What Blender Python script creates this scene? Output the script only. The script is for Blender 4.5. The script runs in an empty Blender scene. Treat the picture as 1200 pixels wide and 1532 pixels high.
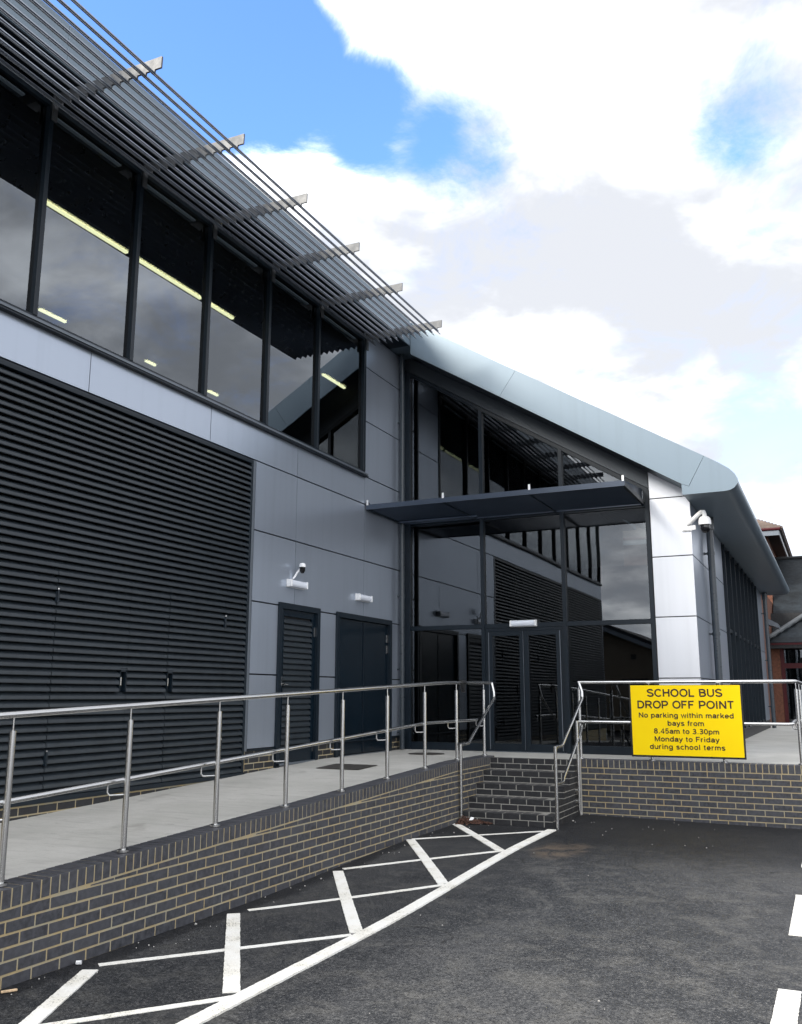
import bpy, bmesh, math, random
from mathutils import Vector, Matrix
random.seed(7)
S = bpy.context.scene
COL = S.collection
R = math.radians

# ------------------------------------------------------------------ camera
cam = bpy.data.objects.new('camera', bpy.data.cameras.new('camera'))
COL.objects.link(cam)
S.camera = cam
YAW, PITCH, ROLL = R(25.116), R(11.303), R(0.081)
fw = Vector((-math.sin(YAW)*math.cos(PITCH), math.cos(YAW)*math.cos(PITCH), math.sin(PITCH)))
rt = Vector((math.cos(YAW), math.sin(YAW), 0)); up = rt.cross(fw)
r2 = math.cos(ROLL)*rt + math.sin(ROLL)*up
u2 = -math.sin(ROLL)*rt + math.cos(ROLL)*up
M = Matrix((r2, u2, -fw)).transposed().to_4x4()
M.translation = Vector((4.538, -3.193, 1.602))
cam.matrix_world = M
cam.data.sensor_fit = 'VERTICAL'
cam.data.sensor_height = 36.0
cam.data.lens = 1374.645/1532*36.0
cam.data.clip_start = 0.05
cam.data.clip_end = 2000

# ------------------------------------------------------------------ light
SUN = Vector((-1.0, -1.45, 1.03)).normalized()          # direction towards the sun
elev = math.asin(SUN.z)
sun = bpy.data.objects.new('sun', bpy.data.lights.new('sun', 'SUN'))
COL.objects.link(sun)
sun.data.energy = 1.15
sun.data.angle = R(20.0)
sun.data.color = (1.0, 0.93, 0.82)
sun.rotation_mode = 'QUATERNION'
sun.rotation_quaternion = SUN.to_track_quat('Z', 'Y')

S.view_settings.view_transform = 'Standard'
S.view_settings.look = 'None'
S.view_settings.gamma = 1
S.view_settings.use_curve_mapping = False
S.view_settings.exposure = 2.08


# ------------------------------------------------------------------ node helpers
class NT:
    def __init__(s, nt):
        s.nt = nt; s.n = nt.nodes; s.l = nt.links
    def new(s, t, **kw):
        n = s.n.new(t)
        for k, v in kw.items():
            setattr(n, k, v)
        return n
    def put(s, sock, v):
        if v is None: return
        if isinstance(v, bpy.types.NodeSocket): s.l.new(v, sock)
        elif isinstance(v, (tuple, list)) and len(v) == 3 and sock.type == 'RGBA': sock.default_value = (*v, 1)
        else: sock.default_value = v
    def math(s, op, a, b=None, c=None, clamp=False):
        n = s.new('ShaderNodeMath', operation=op, use_clamp=clamp)
        for i, v in enumerate((a, b, c)):
            s.put(n.inputs[i], v)
        return n.outputs[0]
    def vmath(s, op, a, b=None):
        n = s.new('ShaderNodeVectorMath', operation=op)
        s.put(n.inputs[0], a); s.put(n.inputs[1], b)
        return n.outputs['Value'] if op in ('DOT_PRODUCT', 'LENGTH', 'DISTANCE') else n.outputs[0]
    def scale(s, v, k):
        n = s.new('ShaderNodeVectorMath', operation='MULTIPLY')
        s.put(n.inputs[0], v); n.inputs[1].default_value = k if isinstance(k, tuple) else (k, k, k)
        return n.outputs[0]
    def noise(s, vec, scale, detail=4, rough=0.55, dist=0.0):
        n = s.new('ShaderNodeTexNoise')
        if vec is not None: s.l.new(vec, n.inputs['Vector'])
        n.inputs['Scale'].default_value = scale; n.inputs['Detail'].default_value = detail
        n.inputs['Roughness'].default_value = rough; n.inputs['Distortion'].default_value = dist
        return n.outputs['Fac']
    def ramp(s, v, a, b, lo=0.0, hi=1.0, smooth=True):
        n = s.new('ShaderNodeMapRange', interpolation_type='SMOOTHSTEP' if smooth else 'LINEAR')
        s.put(n.inputs[0], v)
        for i, x in enumerate((a, b, lo, hi)): s.put(n.inputs[i+1], x)
        return n.outputs[0]
    def mix(s, f, a, b, mode='MIX'):
        n = s.new('ShaderNodeMix', data_type='RGBA', blend_type=mode)
        s.put(n.inputs['Factor'], f); s.put(n.inputs[6], a); s.put(n.inputs[7], b)
        return n.outputs[2]
    def bump(s, h, strength, dist=0.01, normal=None):
        n = s.new('ShaderNodeBump'); s.put(n.inputs['Height'], h)
        n.inputs['Strength'].default_value = strength; n.inputs['Distance'].default_value = dist
        if normal is not None: s.l.new(normal, n.inputs['Normal'])
        return n.outputs[0]
    def pos(s): return s.new('ShaderNodeNewGeometry').outputs['Position']
    def rnd(s): return s.new('ShaderNodeObjectInfo').outputs['Random']


# ------------------------------------------------------------------ world: Nishita sky with broken cloud
W = bpy.data.worlds.new('World'); S.world = W; W.use_nodes = True
W.cycles.sampling_method = 'MANUAL'; W.cycles.sample_map_resolution = 2048
S.cycles.sample_clamp_indirect = 6.0
w = NT(W.node_tree); w.n.clear()
sky = w.new('ShaderNodeTexSky', sky_type='NISHITA')
sky.sun_disc = False
sky.sun_elevation = elev
sky.sun_rotation = math.atan2(SUN.x, SUN.y)
sky.air_density = 1.0; sky.dust_density = 0.6; sky.ozone_density = 2.0
tc = w.new('ShaderNodeTexCoord').outputs['Generated']
sep = w.new('ShaderNodeSeparateXYZ'); w.l.new(tc, sep.inputs[0])
zc = w.math('MAXIMUM', sep.outputs[2], 0.0)
den = w.math('ADD', zc, 0.32)
cmb = w.new('ShaderNodeCombineXYZ')
w.l.new(w.math('DIVIDE', sep.outputs[0], den), cmb.inputs[0])
w.l.new(w.math('DIVIDE', sep.outputs[1], den), cmb.inputs[1])
cp = cmb.outputs[0]
n_big = w.noise(cp, 1.5, 7, 0.55, 0.3)
n_det = w.noise(w.scale(cp, (1, 1, 1)), 5.0, 10, 0.68, 0.5)
def pix_dir(x, y):
    v = r2*((x-600)/1374.645) + u2*((766-y)/1374.645) + fw
    return v.normalized()
cover = w.math('ADD', w.math('MULTIPLY', w.math('SUBTRACT', n_big, 0.5), 0.40), w.math('MULTIPLY', w.math('SUBTRACT', n_det, 0.5), 0.95))
cover = w.math('ADD', cover, 0.46)
for (px, py, rad, amt) in ((150, -20, 5.5, 0.62), (285, 45, 5.0, 0.60), (395, 95, 3.4, 0.34), (500, 150, 3.0, 0.34), (590, 185, 2.7, 0.34), (690, 225, 2.2, 0.26),
                            (60, -200, 9, 0.6), (1115, 165, 2.4, 0.17), (1165, 95, 2.0, 0.13), (1072, 205, 1.7, 0.14), (1185, 760, 5.0, 0.20), (1150, 560, 3.5, 0.14)):
    d = pix_dir(px, py)
    nrm = w.vmath('DOT_PRODUCT', tc, tuple(d))
    blob = w.ramp(nrm, math.cos(R(rad*1.75)), math.cos(R(rad*0.25)))
    cover = w.math('SUBTRACT', cover, w.math('MULTIPLY', blob, amt))
mask = w.ramp(cover, -0.02, 0.46)
shade_n = w.noise(w.vmath('ADD', cp, (3.1, 7.7, 0.0)), 2.2, 6, 0.55, 0.2)
shade_d = w.noise(cp, 6.0, 5, 0.6, 0.4)
shade = w.ramp(w.math('ADD', w.math('MULTIPLY', shade_n, 0.72), w.math('MULTIPLY', shade_d, 0.28)), 0.44, 0.70)
south = w.ramp(sep.outputs[1], 0.1, -0.6)
sdot = w.vmath('DOT_PRODUCT', tc, tuple(SUN))
glow = w.ramp(sdot, -0.75, 0.85)
greyc = w.mix(south, (1.98, 2.05, 2.20), (4.4, 4.55, 4.85))
whitec = w.mix(glow, (5.4, 5.5, 5.7), (13.5, 13.3, 13.0))
ccol = w.mix(shade, greyc, whitec)
skyc = w.mix(1.0, sky.outputs[0], (0.68, 0.88, 1.26), 'MULTIPLY')
hazef = w.ramp(zc, 0.50, 0.05, 0.0, 0.9)
skyc = w.mix(hazef, skyc, (2.55, 2.72, 2.92))
final = w.mix(mask, skyc, ccol)
bg = w.new('ShaderNodeBackground'); w.l.new(final, bg.inputs[0]); bg.inputs[1].default_value = 0.1
wo = w.new('ShaderNodeOutputWorld'); w.l.new(bg.outputs[0], wo.inputs[0])


# ------------------------------------------------------------------ materials
def newmat(name):
    m = bpy.data.materials.new(name); m.use_nodes = True
    t = NT(m.node_tree); t.n.clear()
    b = t.new('ShaderNodeBsdfPrincipled'); o = t.new('ShaderNodeOutputMaterial')
    t.l.new(b.outputs[0], o.inputs[0])
    return m, t, b
def simple(name, col, rough=0.5, metal=0.0, var=0.12, scale=6.0, bump=0.0, bscale=60, dirt=0.0, objvar=0.0, spec=0.5):
    m, t, b = newmat(name)
    p = t.pos()
    n = t.noise(p, scale, 5, 0.6)
    c = t.mix(t.ramp(n, 0.3, 0.7), tuple(x*(1-var) for x in col), tuple(min(1, x*(1+var)) for x in col))
    if objvar:
        k = t.math('ADD', t.math('MULTIPLY', t.rnd(), 2*objvar), 1-objvar)
        cc = t.new('ShaderNodeCombineColor')
        for i in range(3): t.l.new(k, cc.inputs[i])
        c = t.mix(1.0, c, cc.outputs[0], 'MULTIPLY')
    if dirt:
        d = t.ramp(t.noise(t.scale(p, (5, 5, 0.35)), 1.6, 5, 0.6), 0.5, 0.85, 0, dirt*3)
        c = t.mix(d, c, (0.10, 0.09, 0.075))
    t.put(b.inputs['Base Color'], c)
    t.put(b.inputs['Roughness'], t.ramp(t.noise(p, scale*3, 4, 0.6), 0.2, 0.8, max(0.02, rough*0.85), min(1, rough*1.15)))
    b.inputs['Metallic'].default_value = metal
    b.inputs['Specular IOR Level'].default_value = spec
    if bump: t.put(b.inputs['Normal'], t.bump(t.noise(p, bscale, 4, 0.6), bump, 0.004))
    return m
MT = {}
MT['silver'] = simple('silver_panel', (0.40, 0.44, 0.51), 0.27, 0.70, 0.015, 0.6, 0, 4, 0, 0.03)
MT['silver_lit'] = simple('silver_panel_lit', (0.78, 0.80, 0.84), 0.30, 0.35, 0.015, 0.8, 0, 4, 0, 0.012)
MT['trim'] = simple('grey_trim', (0.13, 0.15, 0.175), 0.4, 0.3, 0.05)
MT['dark'] = simple('anthracite_frame', (0.007, 0.013, 0.020), 0.36, 0.0, 0.08, 5, spec=0.3)
MT['louvre'] = simple('anthracite_louvre', (0.024, 0.031, 0.038), 0.38, 0.0, 0.10, 5, 0, 60, 0.0, 0.03, 0.4)
MT['door'] = simple('anthracite_door', (0.003, 0.009, 0.016), 0.22, 0.0, 0.06, 2, spec=0.25)
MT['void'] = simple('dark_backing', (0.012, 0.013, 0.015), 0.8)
MT['fascia'] = simple('roof_fascia_metal', (0.155, 0.200, 0.245), 0.33, 0.5, 0.02, 0.8, 0, 1.2, 0, 0.02)
MT['soffit'] = simple('soffit_metal', (0.045, 0.055, 0.066), 0.40, 0.3, 0.04, 1.0)
MT['fin'] = simple('sunshade_aluminium', (0.26, 0.285, 0.33), 0.30, 0.75, 0.04, 3)
MT['bracket'] = simple('bracket_aluminium', (0.085, 0.090, 0.097), 0.5, 0.2, 0.06, 3)
MT['canopy'] = simple('canopy_blue_grey', (0.040, 0.056, 0.085), 0.36, 0.2, 0.06, 4)
MT['pipe'] = simple('downpipe_paint', (0.026, 0.036, 0.046), 0.30, 0.0, 0.08, 5)
MT['white'] = simple('white_plastic', (0.80, 0.81, 0.82), 0.35, 0.0, 0.03, 8)
MT['black'] = simple('black_plastic', (0.012, 0.012, 0.013), 0.3, 0.0, 0.1, 8)
MT['dome'] = simple('smoked_dome', (0.006, 0.006, 0.008), 0.05, 0.0, 0.02)
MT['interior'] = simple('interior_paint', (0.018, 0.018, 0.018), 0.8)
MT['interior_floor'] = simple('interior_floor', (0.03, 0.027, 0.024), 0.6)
MT['orange_brick'] = simple('orange_brick', (0.115, 0.045, 0.026), 0.85, 0, 0.3, 12)
MT['red'] = simple('red_paint', (0.05, 0.004, 0.007), 0.5, 0, 0.1, 6, spec=0.3)
MT['slate'] = simple('slate', (0.013, 0.017, 0.021), 0.7, 0, 0.3, 3, 0.2, 20, 0, 0.3, 0.25)
MT['tile'] = simple('brown_roof_tile', (0.13, 0.10, 0.085), 0.8, 0, 0.2, 6, 0.2, 30, 0, 0.25)
MT['beige'] = simple('beige_render', (0.13, 0.105, 0.075), 0.85, 0, 0.08, 3)
MT['hip'] = simple('hip_tile', (0.07, 0.078, 0.085), 0.6, 0, 0.15, 6)
MT['brown'] = simple('brown_soffit', (0.03, 0.022, 0.018), 0.7)
MT['wood'] = simple('pale_wood', (0.62, 0.45, 0.28), 0.7, 0, 0.2, 30, 0.3, 90)
MT['iron'] = simple('cast_iron', (0.06, 0.055, 0.05), 0.6, 0.3, 0.25, 20, 0.4, 60)
MT['leaf'] = simple('dry_leaf', (0.075, 0.032, 0.020), 0.75, 0, 0.4, 25, 0, 60, 0, 0.4)
MT['stone'] = simple('pale_stone', (0.36, 0.35, 0.33), 0.8, 0, 0.3, 40)
MT['green'] = simple('weed_green', (0.06, 0.12, 0.025), 0.6, 0, 0.3, 30)
MT['furniture'] = simple('dark_furniture', (0.05, 0.045, 0.04), 0.4, 0, 0.2, 8)

def satin(name, col, rough, metal, var=0.02):
    """powder-coated sheet: even sheen, a very slow drift in tone, faint rain streaks, a little difference from panel to panel"""
    m, t, b = newmat(name)
    p = t.pos()
    k = t.math('ADD', t.math('MULTIPLY', t.noise(p, 0.5, 1, 0.4), 2*var), 1-var)
    k = t.math('MULTIPLY', k, t.math('ADD', t.math('MULTIPLY', t.rnd(), 0.05), 0.975))
    st_ = t.ramp(t.noise(t.scale(p, (7, 7, 0.25)), 1.0, 2, 0.5), 0.45, 0.85, 1.0, 0.93)
    k = t.math('MULTIPLY', k, st_)
    cc = t.new('ShaderNodeCombineColor')
    for i in range(3): t.l.new(t.math('MULTIPLY', k, col[i]), cc.inputs[i])
    t.l.new(cc.outputs[0], b.inputs['Base Color'])
    b.inputs['Roughness'].default_value = rough; b.inputs['Metallic'].default_value = metal
    return m
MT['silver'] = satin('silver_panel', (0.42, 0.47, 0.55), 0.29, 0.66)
MT['silver_lit'] = satin('silver_panel_lit', (0.68, 0.70, 0.74), 0.32, 0.35, 0.01)  # pier front copy of the silver panel, sky light put into its colour
MT['fascia'] = satin('roof_fascia_metal', (0.150, 0.198, 0.242), 0.42, 0.30)
MT['soffit'] = satin('soffit_metal', (0.045, 0.055, 0.066), 0.40, 0.3)
def steel():
    m, t, b = newmat('brushed_stainless')
    p = t.pos()
    n = t.noise(t.scale(p, (60, 60, 6)), 6.0, 4, 0.7)
    t.put(b.inputs['Base Color'], t.mix(n, (0.56, 0.56, 0.56), (0.63, 0.625, 0.61)))
    b.inputs['Metallic'].default_value = 1.0
    t.put(b.inputs['Roughness'], t.ramp(n, 0.2, 0.8, 0.20, 0.27))
    return m
MT['steel'] = steel()

def glass(name, base, tint, gain=1.0):
    m, t, b = newmat(name); t.n.remove(b)
    out = [n for n in t.n if n.type == 'OUTPUT_MATERIAL'][0]
    fr = t.new('ShaderNodeFresnel'); fr.inputs[0].default_value = 1.5
    g = t.new('ShaderNodeNewGeometry')
    p = g.outputs['Position']
    nb = t.bump(t.noise(p, 1.3, 0, 0.4), 0.10, 0.010)
    fac = t.math('ADD', t.math('MULTIPLY', fr.outputs[0], gain), base, clamp=True)
    fac = t.math('MULTIPLY', fac, t.math('SUBTRACT', 1.0, g.outputs['Backfacing']))
    gl = t.new('ShaderNodeBsdfGlossy'); gl.inputs['Roughness'].default_value = 0.004
    gl.inputs['Color'].default_value = (0.88, 0.94, 1.0, 1); t.l.new(nb, gl.inputs['Normal'])
    tr = t.new('ShaderNodeBsdfTransparent'); tr.inputs[0].default_value = (*tint, 1)
    mx = t.new('ShaderNodeMixShader'); t.l.new(fac, mx.inputs[0]); t.l.new(tr.outputs[0], mx.inputs[1]); t.l.new(gl.outputs[0], mx.inputs[2])
    t.l.new(mx.outputs[0], out.inputs[0])
    return m
MT['glass'] = glass('solar_glass', 0.045, (0.34, 0.38, 0.39))
MT['glass_upper'] = glass('upper_window_glass', 0.12, (0.30, 0.33, 0.34), 0.85)
MT['glass_dark'] = glass('tinted_door_glass', 0.03, (0.30, 0.33, 0.35))

def emis(name, col, st):
    m, t, b = newmat(name)
    b.inputs['Base Color'].default_value = (*col, 1); b.inputs['Emission Color'].default_value = (*col, 1)
    b.inputs['Emission Strength'].default_value = st
    return m
MT['lamp'] = emis('lit_strip', (1.0, 0.88, 0.50), 2.6)
def diffuser():
    m, t, b = newmat('frosted_diffuser')
    b.inputs['Base Color'].default_value = (0.74, 0.78, 0.86, 1); b.inputs['Roughness'].default_value = 0.22
    b.inputs['Transmission Weight'].default_value = 0.0
    p = t.pos(); wv = t.new('ShaderNodeTexWave'); wv.inputs['Scale'].default_value = 60; t.l.new(p, wv.inputs[0])
    t.put(b.inputs['Normal'], t.bump(wv.outputs['Fac'], 0.15, 0.002))
    return m
MT['diffuser'] = diffuser()

def brick(name, base_a, base_b):
    m, t, b = newmat(name)
    p = t.pos(); r = t.rnd()
    c = t.mix(t.ramp(r, 0.0, 1.0, 0, 1, False), base_a, base_b)
    r2_ = t.math('FRACT', t.math('MULTIPLY', r, 17.31))
    c = t.mix(t.math('MULTIPLY', r2_, 0.35), c, (0.034, 0.027, 0.031))
    n = t.noise(p, 22, 6, 0.65)
    c = t.mix(t.ramp(n, 0.25, 0.75), c, tuple(x*1.45 for x in base_b))
    sp = t.ramp(t.noise(p, 190, 2, 0.5), 0.74, 0.80)
    c = t.mix(t.math('MULTIPLY', sp, 0.5), c, (0.45, 0.42, 0.38))
    ef = t.ramp(t.noise(p, 3.5, 6, 0.7), 0.62, 0.85, 0, 0.14)
    c = t.mix(ef, c, (0.14, 0.13, 0.12))
    t.put(b.inputs['Base Color'], c)
    t.put(b.inputs['Roughness'], t.ramp(n, 0.2, 0.8, 0.45, 0.65)); b.inputs['Specular IOR Level'].default_value = 0.35
    t.put(b.inputs['Normal'], t.bump(t.noise(p, 120, 5, 0.7), 0.35, 0.003))
    return m
MT['brick'] = brick('blue_engineering_brick', (0.019, 0.021, 0.026), (0.052, 0.054, 0.062))
MT['tread'] = brick('pale_tread_brick', (0.040, 0.040, 0.042), (0.075, 0.074, 0.072))  # step tops in a paler brick than the risers
MT['brick_dark'] = brick('dark_step_brick', (0.010, 0.011, 0.013), (0.020, 0.021, 0.023))
def mortar(name, a, b_):
    m, t, b = newmat(name)
    p = t.pos()
    n = t.noise(p, 5, 6, 0.65); n2 = t.noise(p, 150, 4, 0.6)
    c = t.mix(t.ramp(n, 0.35, 0.65), a, b_)
    c = t.mix(t.ramp(n2, 0.3, 0.8, 0, 0.35), c, tuple(x*0.6 for x in a))
    t.put(b.inputs['Base Color'], c); b.inputs['Roughness'].default_value = 0.9
    t.put(b.inputs['Normal'], t.bump(n2, 0.6, 0.004))
    return m
MT['mortar'] = mortar('buff_mortar', (0.40, 0.31, 0.165), (0.34, 0.315, 0.235))
MT['mortar_grey'] = mortar('grey_mortar', (0.34, 0.33, 0.30), (0.24, 0.235, 0.215))

def asphalt():
    m, t, b = newmat('tarmac')
    p = t.pos()
    big = t.noise(t.scale(p, (1.0, 0.45, 1)), 0.55, 5, 0.6, 0.6)
    mid = t.noise(p, 2.6, 7, 0.72, 0.5)
    g1 = t.noise(p, 120, 2, 0.8); g2 = t.noise(p, 48, 3, 0.8); g3 = t.noise(p, 14, 4, 0.7)
    fine = t.math('ADD', t.math('MULTIPLY', g1, 0.4), t.math('ADD', t.math('MULTIPLY', g2, 0.45), t.math('MULTIPLY', g3, 0.15)))
    vor = t.new('ShaderNodeTexVoronoi'); vor.inputs['Scale'].default_value = 110; t.l.new(p, vor.inputs[0])
    c = t.mix(t.ramp(big, 0.38, 0.62), (0.036, 0.039, 0.044), (0.074, 0.076, 0.080))
    c = t.mix(t.ramp(mid, 0.45, 0.66, 0, 0.75), c, (0.120, 0.118, 0.112))
    c = t.mix(t.ramp(mid, 0.45, 0.28, 0, 0.5), c, (0.022, 0.023, 0.026))
    c = t.mix(t.ramp(fine, 0.505, 0.60, 0, 0.75), c, (0.19, 0.188, 0.185))
    c = t.mix(t.ramp(fine, 0.48, 0.42, 0, 0.8), c, (0.012, 0.012, 0.014))
    # darker tarmac in the hatched strip, along the walls and at the steps
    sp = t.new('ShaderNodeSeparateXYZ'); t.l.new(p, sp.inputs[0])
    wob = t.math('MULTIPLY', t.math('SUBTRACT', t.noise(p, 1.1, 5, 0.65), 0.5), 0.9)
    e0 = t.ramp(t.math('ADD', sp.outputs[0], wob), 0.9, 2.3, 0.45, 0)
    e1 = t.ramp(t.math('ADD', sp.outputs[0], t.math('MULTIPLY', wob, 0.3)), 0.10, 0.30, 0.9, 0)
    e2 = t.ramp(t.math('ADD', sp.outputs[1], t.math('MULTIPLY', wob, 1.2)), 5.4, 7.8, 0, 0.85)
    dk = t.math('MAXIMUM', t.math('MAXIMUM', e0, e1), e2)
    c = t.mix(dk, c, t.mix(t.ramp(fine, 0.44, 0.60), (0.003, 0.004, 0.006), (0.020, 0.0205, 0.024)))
    # fine cracks
    cr = t.new('ShaderNodeTexVoronoi', feature='DISTANCE_TO_EDGE'); cr.inputs['Scale'].default_value = 0.42
    t.l.new(t.vmath('ADD', p, t.scale(t.new('ShaderNodeTexNoise').outputs['Color'], 0.0)), cr.inputs[0])
    wpn = t.new('ShaderNodeTexNoise'); wpn.inputs['Scale'].default_value = 1.6; wpn.inputs['Detail'].default_value = 6; t.l.new(p, wpn.inputs['Vector'])
    t.l.new(t.vmath('ADD', p, t.scale(wpn.outputs['Color'], 0.9)), cr.inputs[0])
    ck = t.math('MULTIPLY', t.ramp(cr.outputs['Distance'], 0.008, 0.001, 0, 0.55), t.ramp(t.noise(p, 0.7, 3, 0.5), 0.52, 0.60))
    c = t.mix(ck, c, (0.006, 0.006, 0.007))
    # dusty stain
    dst = t.vmath('DISTANCE', t.scale(p, (1, 0.55, 0)), (1.74, 6.75*0.55, 0))
    st = t.math('MULTIPLY', t.ramp(dst, 0.36, 0.16), t.ramp(mid, 0.38, 0.60))
    c = t.mix(t.math('MULTIPLY', st, 0.55), c, (0.17, 0.125, 0.085))
    # tyre scuffs
    scf = t.ramp(t.noise(t.scale(p, (0.35, 2.4, 1)), 2.0, 4, 0.6, 0.8), 0.62, 0.75, 0, 0.35)
    c = t.mix(scf, c, (0.15, 0.145, 0.14))
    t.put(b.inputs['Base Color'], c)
    t.put(b.inputs['Roughness'], t.ramp(fine, 0.42, 0.6, 0.60, 0.9)); b.inputs['Specular IOR Level'].default_value = 0.22
    h = t.math('ADD', t.math('MULTIPLY', fine, 0.8), t.math('MULTIPLY', vor.outputs['Distance'], 0.5))
    t.put(b.inputs['Normal'], t.bump(h, 0.9, 0.008))
    return m
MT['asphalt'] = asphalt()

def concrete():
    m, t, b = newmat('brushed_concrete')
    p = t.pos()
    n = t.noise(p, 1.3, 6, 0.65, 0.5); f = t.noise(p, 60, 4, 0.7)
    streak = t.noise(t.scale(p, (1.6, 17, 1)), 1.0, 5, 0.7, 0.5)
    c = t.mix(t.ramp(n, 0.3, 0.7), (0.42, 0.415, 0.385), (0.52, 0.51, 0.48))
    c = t.mix(t.ramp(streak, 0.50, 0.66, 0, 0.35), c, (0.25, 0.245, 0.235))
    dots = t.ramp(t.noise(t.scale(p, (4.0, 16, 1)), 1.0, 5, 0.75), 0.62, 0.68, 0, 0.55)
    c = t.mix(dots, c, (0.16, 0.155, 0.145))
    c = t.mix(t.ramp(f, 0.3, 0.8, 0, 0.3), c, (0.30, 0.29, 0.27))
    damp = t.ramp(t.noise(p, 0.9, 4, 0.6, 0.8), 0.62, 0.74, 0, 0.45)
    c = t.mix(damp, c, (0.20, 0.19, 0.17))
    t.put(b.inputs['Base Color'], c); b.inputs['Roughness'].default_value = 0.8
    h = t.math('ADD', streak, t.math('MULTIPLY', f, 0.3))
    t.put(b.inputs['Normal'], t.bump(h, 0.5, 0.01))
    return m
MT['concrete'] = concrete()

def roadpaint():
    m, t, b = newmat('road_paint')
    p = t.pos()
    f = t.noise(p, 85, 4, 0.7); n = t.noise(p, 4, 5, 0.65)
    c = t.mix(t.ramp(n, 0.35, 0.75), (0.87, 0.86, 0.82), (0.78, 0.75, 0.66))
    wear = t.ramp(t.math('ADD', t.math('MULTIPLY', f, 0.6), t.math('MULTIPLY', n, 0.4)), 0.555, 0.63, 0, 0.75)
    c = t.mix(wear, c, (0.10, 0.10, 0.10))
    t.put(b.inputs['Base Color'], c); b.inputs['Roughness'].default_value = 0.65
    t.put(b.inputs['Normal'], t.bump(f, 0.6, 0.005))
    return m
MT['paint'] = roadpaint()
MT['yellow'] = simple('sign_yellow', (1.0, 0.70, 0.002), 0.5, 0, 0.015, 3, spec=0.15)
MT['print'] = simple('sign_print', (0.030, 0.010, 0.006), 0.4)


# ------------------------------------------------------------------ mesh helpers
class MB:
    def __init__(s): s.v = []; s.f = []
    def add(s, vs, fs):
        o = len(s.v); s.v += [tuple(v) for v in vs]; s.f += [tuple(i+o for i in f) for f in fs]; return s
    def box(s, x0, x1, y0, y1, z0, z1):
        return s.add([(x0,y0,z0),(x1,y0,z0),(x1,y1,z0),(x0,y1,z0),(x0,y0,z1),(x1,y0,z1),(x1,y1,z1),(x0,y1,z1)],
                     [(0,3,2,1),(4,5,6,7),(0,1,5,4),(1,2,6,5),(2,3,7,6),(3,0,4,7)])
    def prism(s, poly, axis, a, b):
        """poly: list of 2D points; axis 'x': (y,z), 'y': (x,z), 'z': (x,y)"""
        def P(q, h):
            return {'x': (h, q[0], q[1]), 'y': (q[0], h, q[1]), 'z': (q[0], q[1], h)}[axis]
        n = len(poly); vs = [P(q, a) for q in poly]+[P(q, b) for q in poly]
        fs = [tuple(range(n))[::-1], tuple(range(n, 2*n))]+[(i, (i+1) % n, (i+1) % n+n, i+n) for i in range(n)]
        return s.add(vs, fs)
    def tube(s, pts, r, n=14, caps=True):
        pts = [Vector(p) for p in pts]; rings = []
        T = [(pts[min(i+1, len(pts)-1)]-pts[max(i-1, 0)]).normalized() for i in range(len(pts))]
        ref = Vector((0, 0, 1)) if abs(T[0].z) < 0.9 else Vector((1, 0, 0))
        u = (ref - T[0]*ref.dot(T[0])).normalized()
        o = len(s.v)
        for i, p in enumerate(pts):
            u = (u - T[i]*u.dot(T[i])).normalized(); v = T[i].cross(u)
            k = 1.0
            if 0 < i < len(pts)-1:
                a = (pts[i]-pts[i-1]).normalized().dot((pts[i+1]-pts[i]).normalized())
                k = 1.0/max(0.6, math.sqrt((1+a)/2))
            rr = r[i] if isinstance(r, (list, tuple)) else r
            bis = None
            for j in range(n):
                th = 2*math.pi*j/n
                s.v.append(tuple(p + (u*math.cos(th)+v*math.sin(th))*rr*(1+(k-1)*0.5)))
        for i in range(len(pts)-1):
            for j in range(n):
                a = o+i*n+j; b = o+i*n+(j+1) % n
                s.f.append((a, b, b+n, a+n))
        if caps:
            s.f.append(tuple(o+j for j in range(n))[::-1]); e = o+(len(pts)-1)*n
            s.f.append(tuple(e+j for j in range(n)))
        return s
    def lathe(s, prof, cx, cy, n=24, axis='z'):
        o = len(s.v)
        for (r, z) in prof:
            for j in range(n):
                th = 2*math.pi*j/n
                s.v.append((cx+r*math.cos(th), cy+r*math.sin(th), z))
        for i in range(len(prof)-1):
            for j in range(n):
                a = o+i*n+j; b = o+i*n+(j+1) % n
                s.f.append((a, b, b+n, a+n))
        s.f.append(tuple(o+j for j in range(n))[::-1]); e = o+(len(prof)-1)*n; s.f.append(tuple(e+j for j in range(n)))
        return s
    def mesh(s, name, mat, smooth=False, bevel=0.0):
        me = bpy.data.meshes.new(name); me.from_pydata(s.v, [], s.f)
        bm = bmesh.new(); bm.from_mesh(me)
        bmesh.ops.recalc_face_normals(bm, faces=bm.faces)
        if bevel:
            bmesh.ops.bevel(bm, geom=list(bm.edges), offset=bevel, segments=1, affect='EDGES', profile=0.5)
        bm.to_mesh(me); bm.free()
        if smooth:
            for p in me.polygons: p.use_smooth = True
            try: me.set_sharp_from_angle(angle=R(40))
            except Exception: pass
        me.materials.append(MT[mat] if isinstance(mat, str) else mat)
        return me
    def obj(s, name, mat, parent=None, smooth=False, bevel=0.0, **props):
        return link(name, s.mesh(name, mat, smooth, bevel), parent, **props)
def link(name, me, parent=None, loc=None, **props):
    o = bpy.data.objects.new(name, me); COL.objects.link(o)
    if loc is not None: o.location = loc
    if parent is not None: o.parent = parent
    for k, v in props.items(): o[k] = v
    return o
def thing(name, label, cat, group=None, kind=None):
    o = bpy.data.objects.new(name, None); COL.objects.link(o); o.empty_display_size = 0.2
    o['label'] = label; o['category'] = cat
    if group: o['group'] = group
    return o
def box(name, mat, parent, x0, x1, y0, y1, z0, z1, bevel=0.0, **props):
    return MB().box(x0, x1, y0, y1, z0, z1).obj(name, mat, parent, bevel=bevel, **props)
def rectloop(pts): return pts
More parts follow.
